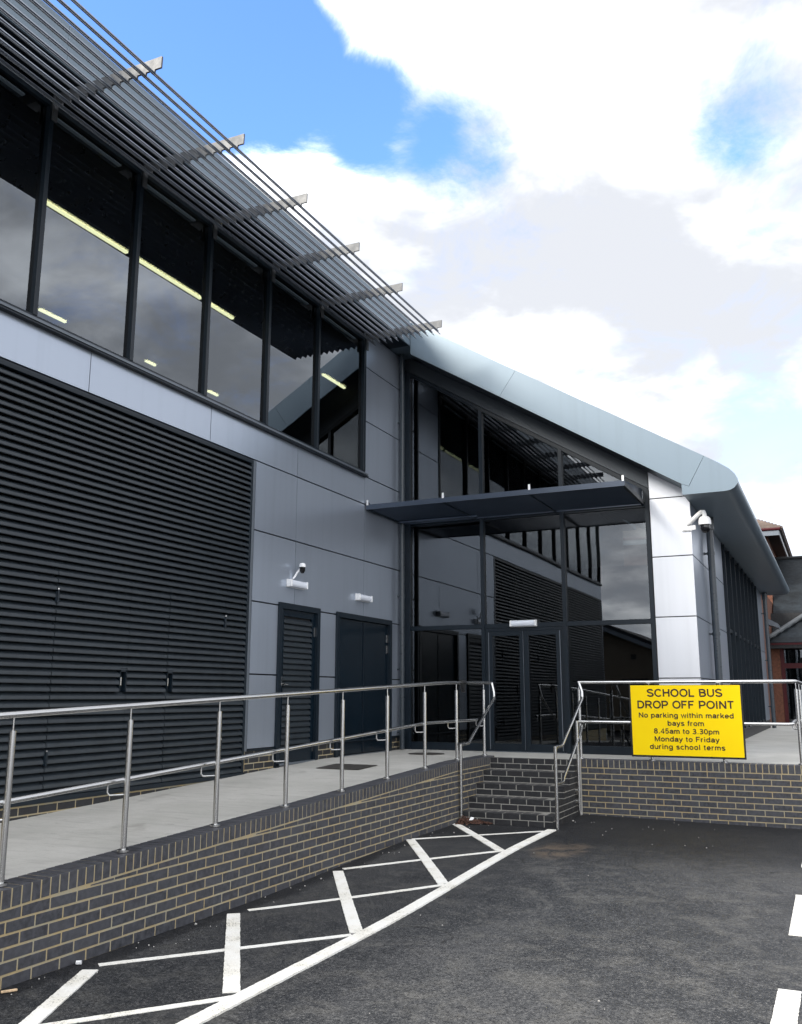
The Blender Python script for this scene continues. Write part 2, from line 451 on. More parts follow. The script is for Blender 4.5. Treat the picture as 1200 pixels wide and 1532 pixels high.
def clip_poly(poly, f):
    """keep the part of poly where f(p) >= 0"""
    out = []
    for i in range(len(poly)):
        a, b = poly[i], poly[(i+1) % len(poly)]; fa, fb = f(a), f(b)
        if fa >= 0: out.append(a)
        if (fa >= 0) != (fb >= 0):
            t = fa/(fa-fb); out.append((a[0]+(b[0]-a[0])*t, a[1]+(b[1]-a[1])*t))
    return out
def copy_tree(o, parent=None):
    c = o.copy(); COL.objects.link(c)
    if parent is not None: c.parent = parent
    for ch in list(o.children): copy_tree(ch, c)
    return c

# ------------------------------------------------------------------ levels
def gz(x, y):                                   # tarmac level
    t = min(1, max(0, (y-3.0)/4.0)); t = t*t*(3-2*t)
    z = -0.070 + 0.082*t
    if y > 7: z -= 0.012*max(0, x-1.2)*min(1, (y-7)/2)
    return z
SL = 0.0395
def und(y): return min(0.328+SL*y, 0.655)       # underside of the ramp wall coping
def ctop(y): return min(0.443+SL*y, 0.770)      # top of the coping
def floor_z(y): return min(0.428+SL*y, 0.745)
FZ = 0.745

# ------------------------------------------------------------------ ground
xs = [-150, -60, -25, -12, -6, -3] + [-2+0.5*i for i in range(0, 21)] + [10, 14, 20, 30, 60, 150]
ys = [-150, -60, -30, -15, -10] + [-7+0.5*i for i in range(0, 38)] + [14, 18, 24, 30, 45, 80, 150]
vs = [(x, y, gz(min(max(x, -2), 8), y)) for y in ys for x in xs]
nx = len(xs)
fs = [(j*nx+i, j*nx+i+1, (j+1)*nx+i+1, (j+1)*nx+i) for j in range(len(ys)-1) for i in range(nx-1)]
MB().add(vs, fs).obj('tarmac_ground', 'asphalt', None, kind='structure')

# painted hatch beside the ramp wall
def strip(p0, p1, wdt, lift):
    """painted strip, ragged edges, follows the ground"""
    p0 = Vector(p0); p1 = Vector(p1); d = (p1-p0); L = d.length; d.normalize(); nrm = Vector((-d.y, d.x))
    n = max(2, int(L/0.022)); vs = []; fs = []
    for i in range(n+1):
        c = p0 + d*(L*i/n)
        for sgn in (1, -1):
            q = c + nrm*sgn*(wdt/2+random.uniform(-0.0022, 0.0022)) + d*random.uniform(-.003, .003)
            z = gz(q.x, q.y)
            vs.append((q.x, q.y, z+lift))
    for i in range(n): fs.append((2*i, 2*i+1, 2*i+3, 2*i+2))
    # give it real thickness
    m = len(vs); vs += [(x, y, z-0.012) for x, y, z in vs[:m]]
    for i in range(n):
        fs.append((2*i, 2*i+2, m+2*i+2, m+2*i)); fs.append((2*i+1, m+2*i+1, m+2*i+3, 2*i+3))
    fs.append((0, m, m+1, 1)); fs.append((2*n, 2*n+1, m+2*n+1, m+2*n))
    return vs, fs
hatch = bpy.data.objects.new('hatched_road_marking', None); COL.objects.link(hatch); hatch['kind'] = 'structure'
thick = [((0.20, 1.54), (1.00, -0.18)), ((0.125, 3.16), (1.24, 1.56)), ((0.10, 4.88), (1.26, 3.06)), ((0.03, 6.68), (1.22, 4.78)), ((0.01, 8.10), (1.20, 6.40))]
thin = [((0.16, 0.02), (1.30, 1.50)), ((0.16, 1.66), (1.25, 3.00)), ((0.155, 3.32), (1.24, 4.76)), ((0.09, 5.0), (1.22, 6.46)), ((0.03, 6.74), (1.20, 7.98))]
MB().add(*strip((1.40, -3.0), (1.262, 8.10), 0.105, 0.012)).obj('marking_line', 'paint', hatch)
for a, b in thick: MB().add(*strip(a, b, 0.10, 0.008)).obj('marking_line', 'paint', hatch)
for a, b in thin: MB().add(*strip(a, b, 0.055 if a[1] > 1 else 0.06, 0.004)).obj('marking_line', 'paint', hatch)
bay = bpy.data.objects.new('bay_marking', None); COL.objects.link(bay); bay['kind'] = 'structure'
for y0, y1 in ((-3.0, -2.0), (0.3, 1.6), (1.7, 2.98), (4.25, 5.52), (6.75, 8.0)):
    if y0 == 0.3: continue
    MB().add(*strip((4.135, y0), (4.135, y1), 0.125, 0.004)).obj('marking_dash', 'paint', bay)

# ------------------------------------------------------------------ ramp, platform and path (concrete)
mb = MB()
prof = [(-9.0, floor_z(-9)), (7.97-0.0, floor_z(7.97)), (10.9, FZ), (10.9, -0.2), (-9.0, -0.2)]
prof = [(-9.0, floor_z(-9.0)), (8.025, 0.745), (10.93, 0.745), (10.93, -0.2), (-9.0, -0.2)]
mb.prism(prof, 'x', -2.02, -0.212)
mb.box(-0.212, 1.215, 9.66, 10.93, -0.2, FZ)
mb.box(1.215, 4.06, 9.985, 10.93, -0.2, FZ)
mb.box(2.60, 4.06, 10.93, 34, -0.2, FZ)
mb.obj('concrete_ramp_and_path', 'concrete', None, kind='structure')

# ------------------------------------------------------------------ retaining wall beside the ramp
def brick_mesh(name, dx, dy, dz, mat='brick', bevel=0.003):
    return MB().box(0, dx, 0, dy, 0, dz).mesh(name, mat, bevel=bevel)
BL, BH, BW, J = 0.2135, 0.0622, 0.1025, 0.0125
PER0 = 1.149
rw = thing('ramp_retaining_wall', 'long low blue-grey brick wall with a sloping brick coping edging the ramp', 'wall')
core = [(-9, -0.2), (9.655, -0.2), (9.655, und(9.5)+0.108), (8.28, und(8.28)+0.108), (-9, und(-9)+0.108)]
MB().prism(core, 'x', -0.208, -0.0022).obj('mortar', 'mortar', rw)
full_m = MB().box(-BW, 0, 0, BL, 0, BH).mesh('brick', 'brick', bevel=0.0018)
bricks = []
Y0, Y1 = 0.62, 9.655
for k in range(-1, 9):
    zb = k*0.075 + 0.0055
    off = 0 if k % 2 == 0 else 0.1125
    i0 = int((Y0-PER0)/0.225)-1
    for i in range(i0, 45):
        ya = PER0 + off + i*0.225 + J/2; yb = ya+BL
        if yb < Y0 or ya > Y1-0.03: continue
        yb2 = min(yb, Y1)
        if yb2-ya < 0.03: continue
        if zb+BH < gz(0, ya)-0.01: continue
        lim = lambda p: und(p[0])-0.010-p[1]
        poly = [(ya, zb), (yb2, zb), (yb2, zb+BH), (ya, zb+BH)]
        cl = clip_poly(poly, lim)
        if len(cl) < 3: continue
        area = max(p[1] for p in cl)-min(p[1] for p in cl)
        if area < 0.008: continue
        bricks.append((math.hypot(4.5, ya+3.2), ya, zb, cl if (cl != poly or yb2 < yb) else None))
bricks.sort(key=lambda b: b[0])
rest = MB()
for n, (_, ya, zb, cl) in enumerate(bricks):
    dx = random.uniform(-0.0005, 0.0008)
    if n < 296:
        if cl is None:
            o = link('brick', full_m, rw, (dx, ya, zb+random.uniform(-0.0008, 0.0008)))
        else:
            c2 = [(y-ya, z-zb) for y, z in cl]
            o = link('brick', MB().prism(c2, 'x', -BW, 0).mesh('brick', 'brick'), rw, (dx, ya, zb))
    else:
        rest.prism(cl or [(ya, zb), (ya+BL, zb), (ya+BL, zb+BH), (ya, zb+BH)], 'x', -BW, dx)
for k in range(-1, 5):                            # the stretch outside the picture
    off = 0 if k % 2 == 0 else 0.1125
    for i in range(-40, -2):
        ya = PER0+off+i*0.225+J/2; zb = k*0.075+0.0055
        if ya+BL > Y0: continue
        cl = clip_poly([(ya, zb), (ya+BL, zb), (ya+BL, zb+BH), (ya, zb+BH)], lambda p: und(p[0])-0.010-p[1])
        if len(cl) >= 3: rest.prism(cl, 'x', -BW, 0)
rest.obj('far_bricks', 'brick', rw, kind='stuff')
# coping: bricks on edge
cpm = [MB().prism([(0, 0), (0.0645, SL*0.0645*s), (0.0645, 0.1085+SL*0.0645*s), (0, 0.1085)], 'x', -0.213, 0.001).mesh('coping_brick', 'brick', bevel=0.0025) for s in (1, 0)]
y = 0.62-0.075*6; n = 0
while y < 9.58:
    s = 0 if y > 8.27 else 1
    link('coping_brick', cpm[1-s], rw, (random.uniform(-0.0006, 0.0008), y, und(y)+0.003+random.uniform(-0.0008, 0.0008)))
    y += 0.0752
far = MB(); y = 0.17-0.0752
while y > -9:
    far.prism([(y, und(y)+.003), (y+.0645, und(y+.0645)+.003), (y+.0645, und(y+.0645)+.1115), (y, und(y)+.1115)], 'x', -0.213, 0.001); y -= 0.0752
far.obj('far_coping', 'brick', rw, kind='stuff')

# ------------------------------------------------------------------ right hand retaining wall
YR = 9.77
rr = thing('platform_retaining_wall', 'low blue-grey brick wall with flat brick coping under the yellow sign', 'wall')
MB().box(1.217, 4.246, YR+0.0022, YR+0.208, -0.2, 0.741).box(4.046, 4.246, YR+0.208, 34, -0.2, 0.738).obj('mortar', 'mortar', rr)
rfull = MB().box(0, BL, 0, BW, 0, BH).mesh('brick', 'brick', bevel=0.0018)
X0 = 1.309
for k in range(-1, 8):
    zb = 0.034+k*0.075+0.0055
    off = 0.102 if k % 2 == 0 else 0.0
    for i in range(-2, 14):
        xa = X0+off+i*0.225+J/2-0.0; xb = xa+BL
        a = max(xa, 1.217); b = min(xb, 4.25)
        if b-a < 0.02: continue
        if zb+BH < gz(a, YR)-0.01: continue
        if a == xa and b == xb: link('brick', rfull, rr, (xa, YR+random.uniform(-0.0008, 0.0005), zb))
        else: link('brick', MB().box(0, b-a, 0, BW, 0, BH).mesh('brick', 'brick', bevel=0.003), rr, (a, YR, zb))
rc = MB().box(0, 0.0645, 0, 0.213, 0, 0.1045).mesh('coping_brick', 'brick', bevel=0.0025)
x = 1.222
while x < 4.2:
    link('coping_brick', rc, rr, (x, YR+random.uniform(-0.0025, 0.001), 0.640)); x += 0.0758
far = MB(); yy = YR+0.225
while yy < 33.9:
    far.box(4.035, 4.248, yy, yy+.0645, 0.640, 0.7445); yy += .0752
for k in range(-1, 8):
    for i in range(0, 106):
        a = YR+0.11+i*.225+(0.1125 if k % 2 else 0)
        far.box(4.15, 4.25, a, a+BL, 0.034+k*.075+.0055, 0.034+k*.075+.069)
far.obj('far_bricks', 'brick', rr, kind='stuff')

# ------------------------------------------------------------------ steps
st = thing('brick_steps', 'flight of dark brick steps between the two handrails up to the entrance', 'steps')
NOSE = [8.30, 8.585, 8.87, 9.155, 9.44]
XL, XR = 0.003, 1.213
m = MB()
for i, yn in enumerate(NOSE):
    y1 = NOSE[i+1] + 0.004 if i < 4 else 9.66
    m.box(XL, XR-0.003, yn+0.0025, 9.768 if i < 4 else 9.66, -0.2 if i == 0 else 0.15*i-0.006, 0.15*(i+1)-0.0035)
m.obj('mortar', 'mortar_grey', st)
BHS = 0.0655
sfull = MB().box(0, BL, 0, BW, 0, BHS).mesh('brick', 'brick_dark', bevel=0.0025)
sside = MB().box(0, 0.1, 0, BL, 0, BHS).mesh('brick', 'brick_dark', bevel=0.0025)
for i, yn in enumerate(NOSE):
    for c in (-1, 0, 1) if i == 0 else (0, 1):
        zb = 0.15*i+0.075*c+0.0085
        off = 0.11 if (c % 2) else 0.0
        x = XL-off+0.005
        while x < XR-0.105-0.02:
            a = max(x, XL+0.004); b = min(x+BL, XR-0.113)
            if b-a > 0.02:
                dz = random.uniform(-0.001, 0.001)
                if b-a > BL-0.001: link('brick', sfull, st, (a, yn, zb+dz))
                else: link('brick', MB().box(0, b-a, 0, BW, 0, BHS).mesh('brick', 'brick_dark', bevel=0.0025), st, (a, yn, zb+dz))
            x += 0.2255
        if c == 1 and i < 4:
            dpt = NOSE[i+1]-yn-BW-0.016; x = XL+0.006
            th_m = MB().box(0, 0.0965, 0, dpt, 0, BHS).mesh('tread_brick', 'tread', bevel=0.002)
            while x < XR-0.21:
                link('brick', th_m, st, (x, yn+BW+0.012, zb+random.uniform(-0.0006, 0.0004))); x += 0.1125
        # side bricks
        yb = yn - (0.11 if c % 2 else 0)
        while yb < 9.75:
            a = max(yb, yn); b = min(yb+BL, 9.76)
            if b-a > 0.03: link('brick', MB().box(0, 0.1, 0, b-a, 0, BHS).mesh('brick', 'brick_dark', bevel=0.0025), st, (XR-0.1, a, zb))
            yb += 0.2255

# ------------------------------------------------------------------ handrails
def jbracket(p_post, p_rail):
    a = Vector(p_post); b = Vector(p_rail)
    low = Vector((b.x, b.y, b.z-0.075))
    return [a+Vector((0, 0, 0.0)), (a.x+(b.x-a.x)*0.5, a.y+(b.y-a.y)*.5, low.z), (b.x-(b.x-a.x)*0.12, b.y-(b.y-a.y)*.12, low.z), (b.x, b.y, low.z+0.02), tuple(b)]
hr = thing('ramp_handrail', 'stainless steel handrail running along the ramp wall and down the left of the steps', 'handrail')
XRAIL = -0.10
def rz(y): return min(1.4405+0.0408*y, 1.4405+0.0408*8.0)+max(0, y-8.0)*0.012
XM = -0.185
def mz(y): return min(0.901+0.048*y, 0.901+0.048*7.6)
pts = [(XRAIL, -5.2+0.9*i, rz(-5.2+0.9*i)) for i in range(15)]+[(XRAIL, 8.05, rz(8.05)), (XRAIL, 8.7, rz(8.7)), (XRAIL, 9.55, rz(9.55)), (-0.06, 9.72, rz(9.7))]
MB().tube(pts, 0.0215, 18).obj('top_rail', 'steel', hr, smooth=True)
pts = [(XM, y, mz(y)) for y in [-5.2+0.9*i for i in range(15)]+[7.7, 8.2, 8.9, 9.45]]
MB().tube(pts, 0.019, 16).obj('middle_rail', 'steel', hr, smooth=True)
def post(parent, x, y, base, top, rail_z, bx, by, bz):
    MB().tube([(x, y, base), (x, y, top)], 0.0212, 16).obj('post', 'steel', parent, smooth=True)
    MB().tube([(x, y, top-0.002), (x, y, rail_z-0.018)], 0.0062, 10).obj('post_stem', 'steel', parent, smooth=True)
    MB().lathe([(0.0, base), (0.043, base), (0.043, base+0.016), (0.022, base+0.022)], x, y, 20).obj('post_foot', 'steel', parent, smooth=True)
    if bx is not None:
        MB().tube(jbracket((x, y, bz-0.085), (bx, by, bz-0.012)), 0.006, 8).obj('rail_bracket', 'steel', parent, smooth=True)
PY = [-4.23, -3.17, -2.11, -1.05, 0.01, 1.065, 2.12, 3.185, 4.235, 5.295, 6.345, 7.395, 8.45, 9.505]
for y in PY:
    post(hr, XRAIL, y, ctop(y), rz(y)-0.098, rz(y), XM, y-0.10, mz(y-0.1))
# stair rail on the left
XS = -0.005
MB().tube([(0.03, 8.25, gz(0, 8.2)-0.02), (0.03, 8.25, 0.985)], 0.0212, 16).obj('stair_post', 'steel', hr, smooth=True)
MB().tube([(0.03, 8.25, 0.975), (0.028, 8.44, 0.98), (0.025, 8.56, 0.985), (0.022, 8.62, 1.02), (0.0, 9.66, 1.555), (-0.01, 9.70, 1.60), (-0.02, 9.715, 1.66), (-0.05, 9.72, rz(9.7))], 0.020, 16).obj('stair_rail', 'steel', hr, smooth=True)
MB().tube([(0.03, 8.25, 0.45), (-0.03, 8.27, 0.45)], 0.008, 8).obj('wall_bracket', 'steel', hr, smooth=True)
MB().tube([(0.03, 8.25, 0.12), (-0.03, 8.27, 0.12)], 0.008, 8).obj('wall_bracket', 'steel', hr, smooth=True)

hp = thing('platform_handrail', 'stainless steel handrail around the platform and down the right side of the steps', 'handrail')
YP = 9.875; RZ = 1.790; MZ = 1.250
top = [(1.30, 9.70, RZ), (1.31, 9.80, RZ), (1.36, YP, RZ)]
MB().tube([(1.19, YP, RZ), (4.0, YP, RZ), (4.03, YP+0.03, RZ), (4.03, 34*0.7, RZ)], 0.0215, 18).obj('top_rail', 'steel', hp, smooth=True)
MB().tube([(1.20, YP-0.085, MZ), (3.92, YP-0.085, MZ), (3.965, YP-0.05, MZ+0.005), (3.955, YP+0.3, MZ+0.02), (3.955, 23.8, MZ+.02)], 0.019, 16).obj('middle_rail', 'steel', hp, smooth=True)
for x in (1.195, 2.17, 3.10):
    post(hp, x, YP, FZ-0.002, RZ-0.098, RZ, x+0.10, YP-0.085, MZ)
for i in range(14):
    post(hp, 4.03, YP+1.03*i+(0.02 if i == 0 else 0), FZ-0.002, RZ-0.098, RZ, 3.955, YP+1.03*i-0.11 + (0.2 if i == 0 else 0), MZ+.02)
MB().tube([(1.30, 8.21, gz(1.3, 8.2)-0.02), (1.30, 8.21, 0.985)], 0.0212, 16).obj('stair_post', 'steel', hp, smooth=True)
MB().tube([(1.30, 8.21, 0.975), (1.30, 8.42, 0.98), (1.30, 8.53, 0.985), (1.30, 8.58, 1.01), (1.29, 9.66, 1.56), (1.285, 9.70, 1.60), (1.28, 9.71, 1.66), (1.235, 9.74, 1.78)], 0.020, 16).obj('stair_rail', 'steel', hp, smooth=True)
MB().tube([(1.30, 8.21, 0.535), (1.30, 8.45, 0.535), (1.30, 8.53, 0.54), (1.29, 8.60, 0.58), (1.27, 9.62, 1.12), (1.25, 9.78, 1.20)], 0.019, 16).obj('stair_rail', 'steel', hp, smooth=True)
MB().tube([(1.262, 9.44, 0.09), (1.262, 9.44, 1.27)], 0.0212, 16).obj('stair_post', 'steel', hp, smooth=True)
for z in (0.22, 0.36):
    MB().tube([(1.262, 9.44, z), (1.21, 9.46, z)], 0.010, 8).box(1.212, 1.222, 9.41, 9.52, z-0.03, z+0.03).obj('wall_bracket', 'steel', hp, smooth=True)

bw = MB().tube([(-0.1, 8.60, rz(8.6)+0.002), (-0.1, 8.78, rz(8.78)+0.002)], [0.036, 0.032], 12).add([(-0.11, 8.60, rz(8.6)), (-0.11, 8.77, rz(8.7)), (-0.115, 8.75, rz(8.7)-0.13), (-0.105, 8.64, rz(8.7)-0.12), (-0.09, 8.60, rz(8.6)), (-0.09, 8.77, rz(8.7)), (-0.085, 8.75, rz(8.7)-0.13), (-0.095, 8.64, rz(8.7)-0.12)],
        [(0, 1, 2, 3), (4, 7, 6, 5), (0, 4, 5, 1), (1, 5, 6, 2), (2, 6, 7, 3), (3, 7, 4, 0)]).obj('black_wrap', 'black', None, smooth=False)
bw['label'] = 'black wrap tied round the ramp handrail beside the top of the steps'; bw['category'] = 'wrap'

# ------------------------------------------------------------------ sign
sg = thing('school_sign', 'yellow SCHOOL BUS DROP OFF POINT sign with black border hanging on the platform rail', 'sign')
SX0, SX1, SZ0, SZ1, SY = 1.925, 3.385, 0.800, 1.748, 9.745
box('backing_board', 'black', sg, SX0, SX1, SY, SY+0.012, SZ0, SZ1, 0.002)
box('yellow_face', 'yellow', sg, SX0+0.022, SX1-0.022, SY-0.0035, SY-0.0005, SZ0+0.025, SZ1-0.004)
def arc(cx, cy, rx, ry, a0, a1, n=14):
    return [(cx+rx*math.cos(R(a0+(a1-a0)*i/n)), cy+ry*math.sin(R(a0+(a1-a0)*i/n))) for i in range(n+1)]
O_ = lambda w_: [arc(w_/2, 0.5, w_/2-.07, 0.44, 0, 360, 28)]
# stroke alphabet: cap height 1, x-height 0.72; (advance width, strokes)
X_ = 0.72
GL = {
 'S': (0.66, [arc(.33, .74, .25, .20, 15, 90, 6)+arc(.33, .735, .255, .205, 90, 260, 10)[1:]+arc(.33, .275, .265, .215, 80, -90, 12)+arc(.33, .275, .265, .215, -90, -170, 6)[1:]]),
 'C': (0.72, [arc(.39, .5, .32, .44, 42, 318, 26)]),
 'H': (0.70, [[(.09, 0), (.09, 1)], [(.61, 0), (.61, 1)], [(.09, .53), (.61, .53)]]),
 'O': (0.78, [arc(.39, .5, .325, .44, 0, 360, 30)]),
 'L': (0.56, [[(.09, 1), (.09, .07), (.54, .07)]]),
 'B': (0.67, [[(.09, .07), (.09, .93), (.36, .93)]+arc(.36, .735, .2, .195, 90, -90, 10)+[(.09, .54)], [(.09, .54), (.38, .54)]+arc(.38, .305, .22, .235, 90, -90, 10)+[(.09, .07)]]),
 'U': (0.70, [[(.09, 1), (.09, .36)]+arc(.35, .34, .26, .28, 180, 360, 14)+[(.61, .36), (.61, 1)]]),
 'D': (0.71, [[(.09, .07), (.09, .93), (.33, .93)]+arc(.33, .5, .31, .43, 90, -90, 16)+[(.09, .07)]]),
 'R': (0.71, [[(.09, 0), (.09, .93), (.38, .93)]+arc(.38, .70, .23, .23, 90, -90, 12)+[(.09, .47)], [(.34, .47), (.47, .34), (.66, 0)]]),
 'P': (0.66, [[(.09, 0), (.09, .93), (.36, .93)]+arc(.36, .675, .24, .255, 90, -90, 12)+[(.09, .42)]]),
 'F': (0.60, [[(.09, 0), (.09, .93), (.56, .93)], [(.09, .50), (.48, .50)]]),
 'I': (0.26, [[(.13, 0), (.13, 1)]]),
 'N': (0.71, [[(.09, 0), (.09, 1)], [(.09, .96), (.62, .04)], [(.62, 0), (.62, 1)]]),
 'T': (0.62, [[(.02, .93), (.60, .93)], [(.31, 0), (.31, .93)]]),
 'M': (0.82, [[(.09, 0), (.09, 1)], [(.11, .97), (.41, .06), (.71, .97)], [(.73, 0), (.73, 1)]]),
 'o': (0.56, [arc(.28, .36, .215, .30, 0, 360, 22)]),
 'p': (0.57, [[(.08, -.27), (.08, X_)], arc(.295, .36, .205, .30, 0, 360, 22)]),
 'b': (0.57, [[(.08, 0), (.08, 1)], arc(.295, .36, .205, .30, 0, 360, 22)]),
 'd': (0.57, [[(.49, 0), (.49, 1)], arc(.275, .36, .205, .30, 0, 360, 22)]),
 'g': (0.57, [[(.49, X_), (.49, -.04)]+arc(.275, -.02, .215, .20, 0, -160, 10), arc(.275, .37, .205, .29, 0, 360, 22)]),
 'a': (0.56, [arc(.28, .48, .19, .19, 165, 0, 10)+[(.47, .12), (.51, 0)], [(.47, .42), (.24, .37)]+arc(.22, .22, .15, .15, 95, 300, 10)+[(.38, .12), (.47, .24)]]),
 'r': (0.36, [[(.08, 0), (.08, X_)], [(.08, .42)]+arc(.27, .42, .19, .24, 180, 80, 8)]),
 'k': (0.52, [[(.08, 0), (.08, 1)], [(.09, .25), (.45, .71)], [(.23, .44), (.48, 0)]]),
 'i': (0.23, [[(.11, 0), (.11, X_)], [(.11, .87), (.11, 1)]]),
 'n': (0.55, [[(.08, 0), (.08, X_)], arc(.275, .43, .195, .23, 175, 0, 12)+[(.47, 0)]]),
 'h': (0.55, [[(.08, 0), (.08, 1)], arc(.275, .43, .195, .23, 175, 0, 12)+[(.47, 0)]]),
 'u': (0.55, [[(.08, X_), (.08, .29)]+arc(.275, .29, .195, .23, 180, 360, 12), [(.47, X_), (.47, 0)]]),
 'm': (0.83, [[(.08, 0), (.08, X_)], arc(.245, .45, .165, .21, 175, 0, 10)+[(.41, 0)], arc(.575, .45, .165, .21, 175, 0, 10)+[(.74, 0)]]),
 'w': (0.74, [[(.04, X_), (.20, .03), (.37, .69), (.54, .03), (.70, X_)]]),
 't': (0.30, [[(.13, .93), (.13, .18)]+arc(.22, .16, .09, .10, 180, 280, 5), [(.01, .66), (.27, .66)]]),
 'e': (0.56, [[(.07, .37), (.49, .37)]+arc(.28, .36, .21, .30, 2, 325, 20)]),
 's': (0.50, [arc(.25, .53, .17, .135, 15, 260, 12)+arc(.25, .20, .18, .145, 80, -170, 14)]),
 'y': (0.52, [[(.03, X_), (.26, .04)], [(.49, X_), (.24, .0), (.16, -.18), (.05, -.22)]]),
 'f': (0.30, [[(.12, 0), (.12, .80)]+arc(.22, .83, .10, .11, 180, 90, 5)+[(.29, .94)], [(.01, .66), (.27, .66)]]),
 'l': (0.23, [[(.11, 0), (.11, 1)]]),
 'c': (0.51, [arc(.28, .36, .21, .30, 45, 315, 20)]),
 '8': (0.56, [arc(.28, .735, .18, .195, 0, 360, 20), arc(.28, .285, .215, .225, 0, 360, 22)]),
 '4': (0.56, [[(.40, 0), (.40, .97), (.05, .28), (.54, .28)]]),
 '5': (0.56, [[(.48, .93), (.16, .93), (.10, .50)]+arc(.27, .33, .21, .265, 135, -150, 18)]),
 '3': (0.56, [arc(.27, .735, .18, .20, 150, -90, 14)+[(.24, .535)]+arc(.27, .28, .22, .225, 90, -160, 16)]),
 '0': (0.56, [arc(.28, .5, .205, .44, 0, 360, 26)]),
 '.': (0.26, [[(.13, 0), (.13, .14)]]),
 ' ': (0.28, []),
}
def glyph_mesh(strokes, kx, kz, sw):
    mb_ = MB()
    for q, st_ in enumerate(strokes):
        pts_ = [Vector((a*kx, b*kz)) for a, b in st_]
        closed = (pts_[0]-pts_[-1]).length < 1e-4 and len(pts_) > 4
        if closed: pts_ = pts_[:-1]
        n_ = len(pts_); Lf = []; Rt = []
        for i in range(n_):
            if closed: d0 = pts_[i]-pts_[i-1]; d1 = pts_[(i+1) % n_]-pts_[i]
            else:
                d0 = pts_[i]-pts_[i-1] if i else pts_[1]-pts_[0]; d1 = pts_[i+1]-pts_[i] if i < n_-1 else d0
            if d0.length < 1e-6: d0 = d1
            if d1.length < 1e-6: d1 = d0
            d0 = d0.normalized(); d1 = d1.normalized(); n0 = Vector((-d0.y, d0.x)); n1 = Vector((-d1.y, d1.x))
            m_ = (n0+n1); m_ = m_.normalized() if m_.length > 1e-3 else n0
            k_ = min(1.8, 1/max(0.3, m_.dot(n0)))
            Lf.append(pts_[i]+m_*sw/2*k_); Rt.append(pts_[i]-m_*sw/2*k_)
        yo = -0.0002*q
        vs_ = [(v.x, -0.0012+yo, v.y) for v in Lf]+[(v.x, -0.0012+yo, v.y) for v in Rt]
        vs_ += [(v.x, 0, v.y) for v in Lf]+[(v.x, 0, v.y) for v in Rt]
        fs_ = []
        for i in range(n_ if closed else n_-1):
            j = (i+1) % n_
            fs_ += [(i, j, n_+j, n_+i), (i, 2*n_+i, 2*n_+j, j), (n_+i, n_+j, 3*n_+j, 3*n_+i)]
        if not closed: fs_ += [(0, n_, 3*n_, 2*n_), (n_-1, 3*n_-1, 4*n_-1, 2*n_-1)]
        mb_.add(vs_, fs_)
    return mb_.mesh('letter', 'print')
lines = [('SCHOOL BUS', 0.100, 1.594, 0.975, 0.0200), ('DROP OFF POINT', 0.100, 1.439, 1.245, 0.0200), ('No parking within marked', 0.066, 1.317, 1.222, 0.0130), ('bays from', 0.066, 1.214, 0.468, 0.0130),
         ('8.45am to 3.30pm', 0.066, 1.110, 0.835, 0.0130), ('Monday to Friday', 0.066, 1.008, 0.830, 0.0130), ('during school terms', 0.066, 0.908, 0.965, 0.0130)]
cxs = (SX0+SX1)/2-0.002
cache = {}
for txt, cap, base, width, sw in lines:
    gap = 0.075
    adv = sum(GL[c][0]+gap for c in txt)-gap
    kx = width/adv; x = cxs-width/2
    for c in txt:
        w_, strokes = GL[c]
        if strokes:
            key = (c, cap)
            if key not in cache: cache[key] = glyph_mesh(strokes, kx, cap, sw)
            link('letter', cache[key], sg, (x, SY-0.0042, base))
        x += (w_+gap)*kx
for x in (2.17, 3.10):
    box('clip', 'steel', sg, x-0.03, x+0.03, SY+0.012, YP-0.02, RZ-0.10, RZ-0.06)
    box('clip', 'steel', sg, x-0.03, x+0.03, SY+0.012, YP-0.02, 0.90, 0.94)

# ------------------------------------------------------------------ main building
XA = -2.0; YE = -3.75; YC = 10.9
A = thing('main_building', 'two-storey grey school building with louvred ground floor and long strip window on the left', 'building')
# solid lower floor and roof body
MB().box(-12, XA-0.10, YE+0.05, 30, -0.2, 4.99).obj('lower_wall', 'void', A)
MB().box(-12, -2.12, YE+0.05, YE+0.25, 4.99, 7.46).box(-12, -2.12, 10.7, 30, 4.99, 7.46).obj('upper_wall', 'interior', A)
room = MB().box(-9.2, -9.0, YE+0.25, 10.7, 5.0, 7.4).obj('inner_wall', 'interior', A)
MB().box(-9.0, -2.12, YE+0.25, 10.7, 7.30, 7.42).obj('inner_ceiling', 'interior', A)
# vertical wall panels: (y0,y1,z0,z1)
G = 0.006
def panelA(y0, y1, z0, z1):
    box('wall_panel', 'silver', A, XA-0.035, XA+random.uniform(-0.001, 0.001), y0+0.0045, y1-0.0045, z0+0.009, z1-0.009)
zs = [0.96, 1.86, 2.76, 3.66, 4.56]
for y0, y1 in ((YE, -0.54), (-0.54, 1.43), (1.43, 3.41), (3.41, 5.40), (5.40, 7.38), (7.38, 9.40)): panelA(y0, y1, 4.56, 5.01)
for y0, y1 in ((6.375, 7.38), (7.38, 9.40), (9.40, 10.86)):
    panelA(y0, y1, 3.66, 4.56); panelA(y0, y1, 2.76, 3.66)
for z0, z1 in ((1.86, 2.76), (0.96, 1.86)):
    panelA(6.375, 6.985, z0, z1); panelA(8.04, 8.53, z0, z1); panelA(10.36, 10.86, z0, z1)
for z0, z1 in ((4.56, 5.01), (5.01, 5.93), (5.93, 6.84), (6.84, 7.46)): panelA(9.40, 10.86, z0, z1)
box('panel_backing', 'void', A, XA-0.10, XA-0.045, YE, 10.9, 4.5, 5.0)
box('panel_backing', 'void', A, XA-0.12, XA-0.045, 9.40, 10.9, 5.0, 7.46)
box('panel_backing', 'void', A, XA-0.10, XA-0.045, 6.33, 10.9, 0.3, 4.5)
